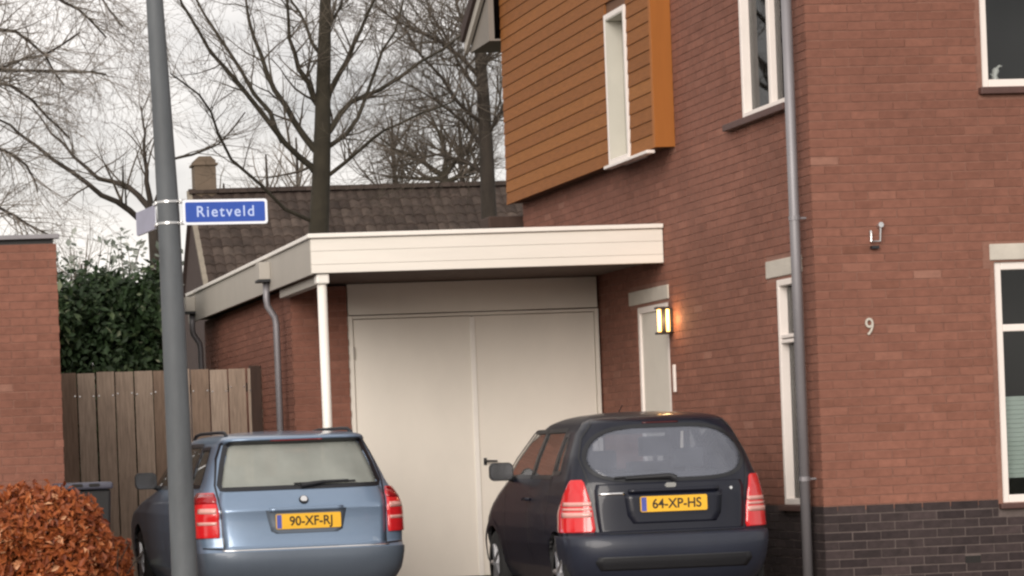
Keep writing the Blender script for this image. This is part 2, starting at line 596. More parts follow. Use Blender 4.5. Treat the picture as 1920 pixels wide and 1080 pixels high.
# ------------------------------------------------------------------ the house
XS, YF, YB = 7.824, 21.717, 30.83
XR = 13.9
house = thing('brick_house', (XS, YF, 0), 'red brick house with dark brick base and orange wooden bay above the garage', 'house')
front_holes = [(9.285, 11.20, 0.668, 2.566), (9.245, 11.00, 3.945, 5.25)]
side_holes = [(22.15, 23.285, 3.915, 5.2), (22.02, 22.60, 0.705, 2.525), (25.62, 26.605, 0.02, 2.53)]
w = MB()
wall_boxes(w, 'front', YF, 0.28, XS + 0.28, XR, 0.66, 5.75, [h for h in front_holes])
wall_boxes(w, 'side', XS, 0.28, YF, YB, 0.66, 5.75, side_holes)
w.box(XS + 0.28, XR, YB - 0.28, YB, 0.66, 5.75)
w.box(XR, XR + 0.28, YF, YB, 0.66, 5.75)
w.box(XS + 0.3, XR, YF + 0.3, YB - 0.3, 2.75, 2.95)               # floor between the storeys
part('wall', w, M['mortar'], house)
w = MB()
wall_boxes(w, 'front', YF, 0.28, XS + 0.28, XR, -0.16, 0.658, [])
wall_boxes(w, 'side', XS, 0.28, YF, YB, -0.16, 0.658, [(25.62, 26.605, 0.02, 2.53)])
w.box(XS + 0.28, XR, YB - 0.28, YB, -0.16, 0.658)
w.box(XR, XR + 0.28, YF, YB, -0.16, 0.658)
w.box(XS + 0.3, XR, YF + 0.3, YB - 0.3, -0.16, 0.02)
part('plinth', w, M['mortar_dark'], house)
vent_hole = (8.955, 9.085, 0.21, 0.268)
fh = [(9.20, 11.25, 2.56, 2.715), (9.245, 11.25, 0.60, 2.566), (9.21, 11.05, 3.86, 5.25)]
sh = [(22.0, 22.86, 2.545, 2.70), (22.0, 22.605, 0.64, 2.53), (22.15, 23.29, 3.85, 5.2), (25.60, 26.62, -.2, 2.56), (25.56, 26.85, 2.555, 2.70),
      (25.20, 30.83, 3.9, 5.75)]
lay_bricks('front', YF, XS - 0.006, XR, 0.70, 5.70, fh, (7.8, 9.62, 0.7, 4.8), 290, house)
lay_bricks('side', XS, YF, YB, 0.70, 5.70, sh, None, 0, house)
lay_bricks('front', YF, XS - 0.006, XR, -0.07, 0.70, fh + [vent_hole], (7.8, 9.62, 0.0, 0.8), 120, house, brick_m=M['brick_plinth'],
           name='plinth_brick', rest_name='plinth_brickwork', plinth=True)
lay_bricks('side', XS, YF, YB, -0.07, 0.70, sh, None, 0, house, brick_m=M['brick_plinth'], name='plinth_brick', rest_name='plinth_brickwork',
           plinth=True)
w = MB()
w.box(8.957, 9.083, YF - 0.004, YF + 0.05, 0.208, 0.264)
part('air_vent', w, M['dark'], house)

# roof of the house: gable over the side wall, eaves to front and back
RZ0, RPITCH = 5.73, math.radians(30)
YM = (YF + YB) / 2
def roof_plane(mb, y_eave, z_eave, y_ridge, x0, x1, th):
    z_r = z_eave + abs(y_eave - y_ridge) * math.tan(RPITCH)
    mb.prism([(y_eave, z_eave), (y_ridge, z_r), (y_ridge, z_r + th), (y_eave, z_eave + th)], 'x', x0, x1)
rf = MB()
roof_plane(rf, YB + 0.93, RZ0 + 0.10, YM, 7.42, XR + 0.5, 0.16)
roof_plane(rf, YF - 0.85, RZ0 + 0.10, YM, 7.42, XR + 0.5, 0.16)
roof_o = part('roof', rf, M['render_dark'], house)
vb = MB()
zr = RZ0 + (YB + 0.93 - YM) * math.tan(RPITCH)
vb.prism([(YB + 0.93, RZ0 - 0.02), (YM, zr - 0.1), (YM, zr + 0.098), (YB + 0.93, RZ0 + 0.098)], 'x', 7.46, 7.50)
vb.prism([(YF - 0.85, RZ0 - 0.02), (YM, zr - 0.1), (YM, zr + 0.098), (YF - 0.85, RZ0 + 0.098)], 'x', 7.46, 7.50)
part('verge_board', vb, M['shaded_cream'], roof_o)
vb = MB()                                                        # boxed rear eave: panel under the verge
vb.prism([(YB + 0.93, RZ0 - 0.02), (YB + 0.005, RZ0 - 0.02), (YB + 0.005, RZ0 + 0.52), (YB + 0.93, RZ0 + 0.02)], 'x', 7.52, 7.58)
vb.box(7.58, XR, YB + 0.9, YB + 0.93, RZ0 - 0.02, RZ0 + 0.09)
vb.box(7.58, XR, YB + 0.005, YB + 0.9, RZ0 - 0.02, RZ0 + 0.0)
part('eave_box', vb, M['eave'], roof_o)
gw = MB()
gw.prism([(YF, 5.752), (YB, 5.752), (YM, 5.752 + (YB - YM) * math.tan(RPITCH))], 'x', XS, XS + 0.28)
gw.prism([(YF, 5.752), (YB, 5.752), (YM, 5.752 + (YB - YM) * math.tan(RPITCH))], 'x', XR - 0.1, XR + 0.28)
part('gable', gw, M['mortar'], house)

# wooden bay on the side wall
XB, BY0, BY1, BZ0, BZ1 = 7.645, 25.21, 30.84, 3.91, 6.6
WY0, WY1, WZ0, WZ1 = 26.03, 26.72, 3.90, 5.33
bb = MB()
bb.box(XB + 0.023, XS - 0.012, BY0 + 0.013, WY0 + 0.02, BZ0 + 0.012, BZ1)
bb.box(XB + 0.023, XS - 0.012, WY1 - 0.02, BY1 - 0.02, BZ0 + 0.012, BZ1)
bb.box(XB + 0.023, XS - 0.012, WY0 + 0.02, WY1 - 0.02, WZ1 - 0.02, BZ1)
bay = part('bay', bb, M['wood_dark'], house)
zz = BZ0
PL = 0.128
k = 0
while zz < BZ1:
    for (a, b) in ((BY0 + 0.03, WY0 - 0.01), (WY1 + 0.01, BY1)):
        m = MB()
        lean = 0.006                                             # each board laps over the one below
        top = min(zz + PL - 0.004, BZ1)
        if zz > WZ1 and a < 26:
            a, b = BY0 + 0.03, BY1
        elif zz > WZ1:
            continue
        m.prism([(XB - 0.002, zz), (XB + 0.022, zz), (XB + 0.022, top), (XB + lean, top)], 'y', a, b, tone=0)
        v = [(x, y, z) for (x, y, z) in m.v]
        m.t = [random.random()] * len(m.t)
        part('plank', m, M['wood'], bay)
    zz += PL
    k += 1
e = MB().box(XB - 0.012, XS - 0.004, BY0 - 0.012, BY0 + 0.012, BZ0 - 0.004, BZ1)
part('end_panel', e, M['wood_end'], bay, bevel=0.003)
e = MB().box(XB - 0.012, XB + 0.02, BY0 + 0.0125, BY0 + 0.06, BZ0 - 0.004, BZ1)
part('corner_board', e, M['wood_end'], bay, bevel=0.003)
# tall narrow window of the bay
fr = MB()
t = 0.05
fr.box(XB - 0.014, XB + 0.165, WY0, WY0 + t, WZ0, WZ1)
fr.box(XB - 0.014, XB + 0.165, WY1 - t, WY1, WZ0, WZ1)
fr.box(XB - 0.014, XB + 0.165, WY0 + t, WY1 - t, WZ1 - t, WZ1)
fr.box(XB - 0.014, XB + 0.165, WY0 + t, WY1 - t, WZ0, WZ0 + t)
bw = part('window', fr, M['white_frame'], bay, bevel=0.004)
ln = MB()
ln.box(XB - 0.012, XB + 0.144, WY1 - t - 0.012, WY1 - t - 0.001, WZ0 + t, WZ1 - t)
ln.box(XB - 0.012, XB + 0.144, WY0 + t + 0.001, WY0 + t + 0.012, WZ0 + t, WZ1 - t)
ln.box(XB - 0.012, XB + 0.144, WY0 + t + 0.013, WY1 - t - 0.013, WZ1 - t - 0.012, WZ1 - t - 0.001)
part('lining', ln, M['lining'], bw)
part('pane', MB().box(XB + 0.146, XB + 0.162, WY0 + t, WY1 - t, WZ0 + t, WZ1 - t), M['lining'], bw)
e = MB()
e.prism([(WY0 - 0.72, WZ0 - 0.035), (WY1 + 0.02, WZ0 - 0.035), (WY1 + 0.02, WZ0 - 0.004), (WY0 - 0.72, WZ0 - 0.004)], 'x', XB - 0.06, XB + 0.02)
part('sill', e, M['white_frame'], bay, bevel=0.006)
# lead flashing / rear gutter at the back corner
e = MB()
e.box(7.46, 8.2, 30.95, 31.35, 3.66, 3.80)
e.prism([(31.1, 3.5), (33.4, 3.5), (33.4, 3.6), (31.1, 3.62)], 'x', 7.36, 8.2)
part('gutter', e, M['fence_dark'], house, bevel=0.02)

def window_front(name, x0, x1, z0, z1, transom=None, mull=None, t=0.062, depth=0.02, room=True):
    y = YF + depth
    f = MB()
    f.box(x0, x0 + t, y, y + 0.07, z0, z1)
    f.box(x1 - t, x1, y, y + 0.07, z0, z1)
    f.box(x0 + t, x1 - t, y, y + 0.07, z0, z0 + t)
    f.box(x0 + t, x1 - t, y, y + 0.07, z1 - t, z1)
    if transom:
        f.box(x0 + t, x1 - t, y - 0.004, y + 0.07, transom - 0.028, transom + 0.028)
    if mull:
        f.box(mull - 0.03, mull + 0.03, y + 0.001, y + 0.069, z0 + t, z1 - t)
    o = part(name, f, M['white_frame'], house, bevel=0.006)
    p = MB().box(x0 + t - 0.01, x1 - t + 0.01, y + 0.035, y + 0.041, z0 + t - 0.01, z1 - t + 0.01)
    part('pane', p, M['window_glass'], o)
    b = MB().box(x0 - 0.25, x1 + 0.3, y + 1.2, y + 1.25, z0 - 0.4, z1 + 0.1)
    part('room', b, M['dark'], o)
    return o

gw_ = window_front('window', 9.285, 11.20, 0.668, 2.566, transom=2.045, mull=10.3)
uw_ = window_front('window', 9.245, 11.00, 3.945, 5.25)
b = MB()
for i in range(18):
    z = 0.86 + i * 0.036
    b.prism([(YF + 0.19, z), (YF + 0.197, z + 0.002), (YF + 0.186, z + 0.034), (YF + 0.18, z + 0.032)], 'x', 9.372, 10.1)
part('blind', b, M['blind'], gw_)
part('lintel', MB().box(9.25, 11.25, YF - 0.012, YF + 0.2, 2.580, 2.708), M['lintel'], house, bevel=0.006)
part('sill', MB().box(9.25, 11.25, YF - 0.05, YF + 0.1, 0.622, 0.664), M['sill'], house, bevel=0.006)
part('sill', MB().box(9.21, 11.05, YF - 0.06, YF + 0.1, 3.885, 3.94), M['sill'], house, bevel=0.006)

def window_side(y0, y1, z0, z1, mull=None, transom=None, t=0.05, depth=-0.012):
    x = XS + depth
    f = MB()
    f.box(x, x + 0.085, y0, y0 + t, z0, z1)
    f.box(x, x + 0.085, y1 - t, y1, z0, z1)
    f.box(x, x + 0.085, y0 + t, y1 - t, z0, z0 + t)
    f.box(x, x + 0.085, y0 + t, y1 - t, z1 - t, z1)
    if mull:
        f.box(x + 0.02, x + 0.085, mull - 0.035, mull + 0.035, z0 + t, z1 - t)
    if transom:
        f.box(x + 0.003, x + 0.10, y0 + t, y1 - t, transom - 0.035, transom - 0.005)
        f.box(x + 0.003, x + 0.10, y0 + t, y1 - t, transom + 0.005, transom + 0.035)
    o = part('window', f, M['white_frame'], house, bevel=0.005)
    p = MB().box(x + 0.07, x + 0.076, y0 + t - 0.01, y1 - t + 0.01, z0 + t - 0.01, z1 - t + 0.01)
    part('pane', p, M['window_glass'], o)
    return o

sw = window_side(22.15, 23.285, 3.915, 5.2, mull=22.63)
c = MB()
for (ya, yb) in ((22.72, 23.2),):
    n = 40
    vs, fs = [], []
    for i in range(n + 1):
        y = ya + (yb - ya) * i / n
        x = XS + 0.17 + 0.02 * math.sin(i * 1.1)
        vs += [(x, y, 3.95), (x, y, 5.15)]
    for i in range(n):
        fs.append((2 * i, 2 * i + 1, 2 * i + 3, 2 * i + 2))
    c.add(vs, fs)
part('curtain', c, M['curtain'], sw, smooth=True)
c = MB()                                                          # dark leaves of a plant behind the right pane
for i in range(90):
    y, z = random.uniform(22.2, 22.58), random.choice([4.05, 4.12, 4.3, 4.62, 4.8]) + random.gauss(0, 0.05)
    a = random.uniform(0, 2 * PI)
    s = random.uniform(0.02, 0.05)
    x = XS + 0.16 + random.uniform(0, 0.06)
    c.add([(x, y - s * math.cos(a), z - s * math.sin(a)), (x + .01, y + s * .4 * math.sin(a), z - s * .4 * math.cos(a)),
           (x, y + s * math.cos(a), z + s * math.sin(a)), (x + .01, y - s * .4 * math.sin(a), z + s * .4 * math.cos(a))], [(0, 1, 2, 3)])
c.tube([(XS + .19, 22.4, 3.95), (XS + .19, 22.42, 4.9)], 0.012, 5)
plant = part('window_plant', c, M['dark'], None)
tag(plant, 'dark leafy pot plant behind the upstairs side window beside the downpipe', 'plant')
nw = window_side(22.02, 22.60, 0.705, 2.525, transom=2.045)
part('lintel', MB().box(XS - 0.012, XS + 0.2, 21.99, 22.855, 2.552, 2.692), M['lintel'], house, bevel=0.006)
part('sill', MB().box(XS - 0.075, XS + 0.05, 22.10, 23.64, 3.855, 3.912), M['sill'], house, bevel=0.006)
part('sill', MB().box(XS - 0.05, XS + 0.05, 21.99, 22.66, 0.655, 0.702), M['sill'], house, bevel=0.006)
# side door under the canopy
f = MB()
x = XS + 0.0
f.box(x, x + 0.08, 25.625, 25.685, 0.02, 2.53)
f.box(x, x + 0.08, 26.545, 26.605, 0.02, 2.53)
f.box(x, x + 0.08, 25.685, 26.545, 2.47, 2.53)
part('door_frame', f, M['white_frame'], house, bevel=0.005)
dr = part('door', MB().box(x + 0.02, x + 0.06, 25.687, 26.543, 0.03, 2.468), M['door_grey'], house, bevel=0.004)
hd = MB().tube([(x + 0.02, 25.76, 1.05), (x - 0.04, 25.76, 1.05), (x - 0.04, 25.88, 1.05)], 0.01, 8)
part('handle', hd, M['steel'], dr)
part('lintel', MB().box(XS - 0.012, XS + 0.2, 25.58, 26.85, 2.56, 2.69), M['lintel'], house, bevel=0.006)
part('name_plate', MB().box(XS - 0.03, XS - 0.008, 25.42, 25.47, 1.70, 1.95), M['white_frame'], house, bevel=0.006)

# lit wall lamp beside the door
lamp = part('wall_lamp', MB().box(7.785, XS - 0.008, 25.46, 25.54, 2.245, 2.465).box(7.665, 7.785, 25.44, 25.54, 2.46, 2.48)
            .box(7.665, 7.785, 25.44, 25.54, 2.23, 2.25).box(7.70, 7.745, 25.43, 25.53, 2.25, 2.46), M['dark_plastic'], house, bevel=0.006)
for (x0, x1) in ((7.668, 7.698), (7.747, 7.777)):
    part('lamp_glass', MB().tube([((x0 + x1) / 2, 25.445, 2.255), ((x0 + x1) / 2, 25.445, 2.455)], 0.016, 12), M['lamp_glass'], lamp, smooth=True)
pl = bpy.data.lights.new('lamp_light', 'POINT')
pl.energy = 1.7
pl.color = (1.0, 0.6, 0.28)
pl.shadow_soft_size = 0.05
po = bpy.data.objects.new('lamp_light', pl)
COL.objects.link(po)
po.parent = house
po.location = Vector((7.72, 25.33, 2.36)) - house.location

# downpipe near the corner
PXX, PYY = XS - 0.10, 21.86
dp = part('downpipe', MB().tube([(PXX, PYY, -0.1), (PXX, PYY, 5.9)], 0.041, 14), M['zinc'], house, smooth=True)
br = MB()
for z in (0.9, 2.95, 4.75):
    br.tube([(PXX, PYY, z), (PXX, PYY, z + 0.035)], 0.046, 14).box(PXX + 0.02, XS, PYY - 0.008, PYY + 0.008, z + 0.01, z + 0.025)
part('bracket', br, M['zinc'], dp)
# house number and wall hook
text('house_number', '9', 0.195, (8.241, YF - 0.018, 2.083), M['lintel'], house, extrude=0.006, sx=0.8, bold=0.0)
h = MB()
h.tube([(8.275, YF - 0.03, 2.87 - .03), (8.272, YF - 0.04, 2.755), (8.345, YF - 0.04, 2.755), (8.352, YF - 0.04, 2.86)], 0.010, 6)
h.tube([(8.352, YF - 0.005, 2.875), (8.352, YF - 0.06, 2.882)], 0.022, 8)
hk = part('wall_hook', h, M['steel'], house)
part('hook_base', MB().box(8.275, 8.335, YF - 0.05, YF - 0.006, 2.698, 2.72), M['dark_plastic'], hk)
# figurine behind the upper pane
fg = MB()
fg.tube([(9.44, YF + 0.2, 4.0), (9.44, YF + 0.2, 4.02), (9.435, YF + 0.2, 4.06), (9.445, YF + 0.2, 4.10), (9.45, YF + 0.2, 4.12)], [0.035, 0.03, 0.022, 0.03, 0.015], 8)
fg.tube([(9.45, YF + 0.2, 4.11), (9.475, YF + 0.19, 4.135), (9.495, YF + 0.19, 4.13)], [0.012, 0.010, 0.006], 6)
fg.tube([(9.43, YF + 0.2, 4.05), (9.40, YF + 0.2, 4.075)], [0.012, 0.004], 6)
fg.box(9.38, 9.52, YF + 0.17, YF + 0.23, 3.946, 4.0)
fo = part('figurine', fg, M['white_obj'], None, smooth=True)
tag(fo, 'small white figurine standing inside the upper right window', 'figurine')

# ------------------------------------------------------------------ garage with flat roof and canopy
YG, YC, XW, XL, YE = 27.871, 25.669, 4.708, 4.540, 34.25
garage = thing('garage', (XW, YG, 0), 'flat roofed brick garage with cream double door and wide cream fascia', 'garage')
w = MB()
w.box(XW, 5.262, YG, YG + 0.22, -0.16, 2.90)
w.box(XW, XW + 0.22, YG + 0.22, 34.1, -0.16, 2.90)
w.box(XW + 0.22, XS - 0.004, 33.88, 34.1, -0.16, 2.90)
part('wall', w, M['mortar'], garage)
lay_bricks('front', YG, XW - 0.006, 5.262, -0.07, 2.90, [], (4, 6, -1, 3), 130, garage)
lay_bricks('side', XW, YG, 34.1, -0.07, 2.90, [], (27.9, 29.2, 1.3, 2.9), 160, garage)
# roof slab, soffit and fascias
part('roof', MB().box(XL + 0.05, XS - 0.03, YC + 0.05, YE - 0.05, 2.96, 3.19), M['roof_felt'], garage)
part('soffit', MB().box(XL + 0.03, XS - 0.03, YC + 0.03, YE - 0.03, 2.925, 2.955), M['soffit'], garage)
fb = MB().box(XL, XS - 0.012, YC, YC + 0.028, 2.893, 3.208)
fb2 = part('fascia_board', MB().box(XL, XS - 0.012, YC + 0.006, YC + 0.028, 2.893, 3.208), M['cream'], garage)
for (a, b) in ((2.896, 2.970), (2.973, 3.092), (3.095, 3.200)):
    part('board', MB().box(XL - 0.002, XS - 0.013, YC - 0.006, YC + 0.005, a, b), M['cream'], fb2, bevel=0.001)
part('fascia_board', MB().box(XL - 0.005, XL + 0.022, YC + 0.03, YE, 2.885, 3.205), M['shaded_cream'], garage, bevel=0.003)
tr = MB()
tr.box(XL - 0.03, XS - 0.01, YC - 0.035, YC + 0.06, 3.212, 3.252)
tr.box(XL - 0.03, XL + 0.06, YC + 0.062, YE, 3.210, 3.248)
part('roof_trim', tr, M['cream_trim'], garage, bevel=0.006)
# doors
part('header_panel', MB().box(5.275, 7.795, YG + 0.02, YG + 0.07, 2.615, 2.92), M['cream_door'], garage, bevel=0.004)
f = MB()
f.box(5.265, 5.318, YG + 0.015, YG + 0.10, -0.02, 2.605)
f.box(7.762, 7.80, YG + 0.015, YG + 0.10, -0.02, 2.605)
f.box(5.32, 7.76, YG + 0.016, YG + 0.10, 2.575, 2.604)
part('door_frame', f, M['cream_door'], garage, bevel=0.003)
d1 = part('door', MB().box(5.324, 6.515, YG + 0.035, YG + 0.085, 0.0, 2.568), M['cream_door'], garage, bevel=0.004)
d2 = part('door', MB().box(6.527, 7.756, YG + 0.035, YG + 0.085, 0.0, 2.568), M['cream_door'], garage, bevel=0.004)
part('cover_strip', MB().box(6.497, 6.546, YG + 0.022, YG + 0.034, 0.0, 2.56), M['cream_trim'], d1, bevel=0.003)
hh = MB().tube([(6.60, YG + 0.034, 1.13), (6.60, YG - 0.02, 1.13), (6.71, YG - 0.022, 1.125)], 0.010, 8)
hh.box(6.585, 6.615, YG + 0.028, YG + 0.0345, 1.09, 1.16)
part('handle', hh, M['dark_plastic'], d2)
part('hinge', MB().box(5.312, 5.326, YG + 0.008, YG + 0.034, 2.18, 2.30), M['shaded_cream'], d1)
part('hinge', MB().box(5.312, 5.326, YG + 0.008, YG + 0.034, 1.18, 1.30), M['shaded_cream'], d1)
# canopy post with its beam
po_ = part('canopy_post', MB().tube([(4.650, YC + 0.10, -0.02), (4.645, YC + 0.10, 2.80)], 0.044, 16), M['cream_trim'], garage, smooth=True)
part('post_cap', MB().box(4.585, 4.705, YC + 0.03, YC + 0.17, 2.80, 2.89), M['cream_trim'], po_, bevel=0.015)
part('beam', MB().box(4.60, 4.69, YC + 0.172, YG, 2.80, 2.88), M['shaded_cream'], garage, bevel=0.006)

def side_pipe(y, shift):
    o = MB()
    xp = XW - 0.115
    o.tube([(XL - 0.034, y, 2.99), (XL - 0.034, y, 2.80), (XL - 0.028, y, 2.74), (xp - 0.012, y, 2.63), (xp, y, 2.56), (xp, y, -0.05)], 0.033, 12)
    p = part('downpipe', o, M['zinc'], garage, smooth=True)
    hb = MB().box(XL - 0.115, XL - 0.006, y - 0.11, y + 0.11, 3.0, 3.17)
    part('hopper', hb, M['shaded_cream'], p, bevel=0.004)
    part('hopper_rim', MB().box(XL - 0.125, XL - 0.005, y - 0.12, y + 0.12, 2.975, 2.999), M['dark_plastic'], p)
side_pipe(28.1, 0)
side_pipe(33.7, 0)

# ------------------------------------------------------------------ neighbour's brick outbuilding at left
LX, LY, LZ = 2.135, 24.6, 3.20
ob = thing('brick_outbuilding', (LX, LY, 0), 'plain red brick outbuilding with flat roof at the left edge, behind the orange hedge', 'outbuilding')
w = MB()
w.box(-2.5, LX, LY, LY + 0.22, -0.16, LZ - 0.05)
w.box(LX - 0.22, LX, LY + 0.22, 31.2, -0.16, LZ - 0.05)
part('wall', w, M['mortar'], ob)
lay_bricks('front', LY, -2.5, LX, -0.07, LZ - 0.05, [], (1.45, 2.2, 0.9, 3.3), 200, ob)
part('roof', MB().box(-2.48, LX - 0.02, LY + 0.02, 31.2, LZ - 0.048, LZ - 0.01), M['roof_felt'], ob)
part('roof_trim', MB().box(-2.5, LX + 0.03, LY - 0.035, LY + 0.06, LZ - 0.008, LZ + 0.03), M['zinc'], ob, bevel=0.004)

# ------------------------------------------------------------------ fence of vertical boards
FY = 29.9
fence = thing('wooden_fence', (3.4, FY, 0), 'weathered vertical board fence between the outbuilding and the garage', 'fence')
x = 2.17
i = 0
while x < 4.56:
    wd = 0.186 + random.uniform(-0.006, 0.006)
    proud = 0.0 if i % 2 else 0.026
    m = MB().box(x, x + wd, FY - proud, FY - proud + 0.02, 0.05, 2.195 + random.uniform(-0.012, 0.012))
    tn = random.uniform(0.25, 0.9)
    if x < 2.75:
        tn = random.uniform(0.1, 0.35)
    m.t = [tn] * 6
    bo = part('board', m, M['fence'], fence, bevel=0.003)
    sc = MB()
    for z in (0.45, 1.98 + random.uniform(-.03, .03)):
        sc.tube([(x + 0.02, FY - proud - 0.006, z), (x + 0.02, FY - proud + 0.003, z)], 0.009, 6)
        sc.tube([(x + wd - .02, FY - proud - 0.006, z), (x + wd - .02, FY - proud + 0.003, z)], 0.009, 6)
    part('screw', sc, M['steel'], bo)
    x += 0.199
    i += 1
for z in (0.4, 1.95):
    part('rail', MB().box(2.16, 4.6, FY + 0.022, FY + 0.06, z, z + 0.09), M['fence_dark'], fence)
part('post', MB().box(4.585, 4.695, FY - 0.05, FY + 0.06, -0.16, 2.215), M['fence_dark'], fence, bevel=0.004)
part('post', MB().box(2.14, 2.168, FY - 0.05, FY + 0.06, -0.16, 2.2), M['fence_dark'], fence, bevel=0.004)

# ------------------------------------------------------------------ lamp post and street signs
LPX, LPY = 2.147, 16.86
post = thing('lamp_post', (LPX + .008, LPY, 0), 'tall grey tapered steel lamp post standing in front of the blue estate car', 'lamp post')
pt = MB()
pts = [(2.156, LPY, -0.16), (2.152, LPY, 0.5), (2.143, LPY, 2.0), (2.138, LPY, 2.7), (2.103, LPY, 4.0), (2.06, LPY, 6.2)]
pt.tube(pts, [0.083, 0.079, 0.070, 0.0655, 0.050, 0.034], 24)
part('pole', pt, M['lamp_post'], post, smooth=True)
part('door', MB().box(2.11, 2.19, LPY - 0.083, LPY - 0.077, 0.55 - .3, 0.85 - .3), M['lamp_post'], post)
hdm = MB().tube([(2.06, LPY, 6.2), (2.05, LPY - 0.1, 6.4), (2.05, LPY - 0.7, 6.5)], 0.03, 10).box(1.95, 2.15, LPY - 1.25, LPY - 0.65, 6.44, 6.54)
part('lantern', hdm, M['lamp_post'], post, bevel=0.01)

def rrect(w, h, r, n=5):
    pts = []
    for (cx, cz, a0) in ((w / 2 - r, h / 2 - r, 0), (-w / 2 + r, h / 2 - r, 90), (-w / 2 + r, -h / 2 + r, 180), (w / 2 - r, -h / 2 + r, 270)):
        for k in range(n + 1):
            a = math.radians(a0 + 90 * k / n)
            pts.append((cx + r * math.cos(a), cz + r * math.sin(a)))
    return pts

def street_sign(loc, rz, label, word, w_, h_, group):
    o = thing('street_sign', loc, label, 'street sign', group)
    o.rotation_euler.z = rz
    part('sign_plate', MB().prism(rrect(w_, h_, 0.018), 'y', 0.0, 0.006), M['sign_white'], o, local=True)
    part('sign_back', MB().prism(rrect(w_ - 0.004, h_ - 0.004, 0.017), 'y', 0.0062, 0.012), M['sign_back'], o, local=True)
    part('sign_face', MB().prism(rrect(w_ - 0.03, h_ - 0.03, 0.010), 'y', -0.0012, -0.0002), M['sign_blue'], o, local=True)
    if word:
        t = text('lettering', word, 0.090, (0, 0, 0), M['sign_letter'], o, extrude=0.0006, sx=0.98, bold=0.0008, spacing=1.22)
        t.location = (0.0, -0.0022, 0.0)
    return o

s1 = street_sign((2.470, LPY - 0.045, 2.707), math.radians(6), 'blue street sign with white border reading Rietveld on the lamp post', 'Rietveld', 0.515, 0.148,
                 'street name signs on the lamp post')
s2 = street_sign((2.052, LPY + 0.36, 2.70), math.radians(96), 'street sign seen almost edge-on from the back on the left of the post', None, 0.50, 0.145,
                 'street name signs on the lamp post')
for z, wh in ((2.642, 'lower'), (2.768, 'upper')):
    cl = MB()
    cl.tube([(2.139, LPY, z), (2.139, LPY, z + 0.016)], 0.0695, 20)
    cl.box(2.139 + 0.06, 2.245, LPY - 0.055, LPY - 0.028, z - 0.004, z + 0.020)
    cl.tube([(2.212, LPY - 0.062, z + 0.008), (2.212, LPY - 0.020, z + 0.008)], 0.013, 8)
    cl.box(2.065, 2.083, LPY + 0.02, LPY + 0.17, z - 0.002, z + 0.018)
    co = part('sign_clamp', cl, M['steel'], None, bevel=0.002)
    tag(co, wh + ' bright steel clamp round the lamp post, holding the street signs', 'clamp', 'clamps holding the street signs')


# ------------------------------------------------------------------ cars
def curve(pts, sm=0.012):
    z = np.array([p[0] for p in pts], float)
    v = np.array([p[1] for p in pts], float)
    g = np.linspace(z[0] - 0.1, z[-1] + 0.1, 1600)
    gv = np.interp(g, z, v)
    step = g[1] - g[0]
    k = max(1, int(sm / step))
    ker = np.hanning(2 * k + 3)
    ker /= ker.sum()
    pad = np.pad(gv, k + 1, mode='edge')
    gs = np.convolve(pad, ker, mode='valid')
    return lambda q: float(np.interp(q, g, gs))


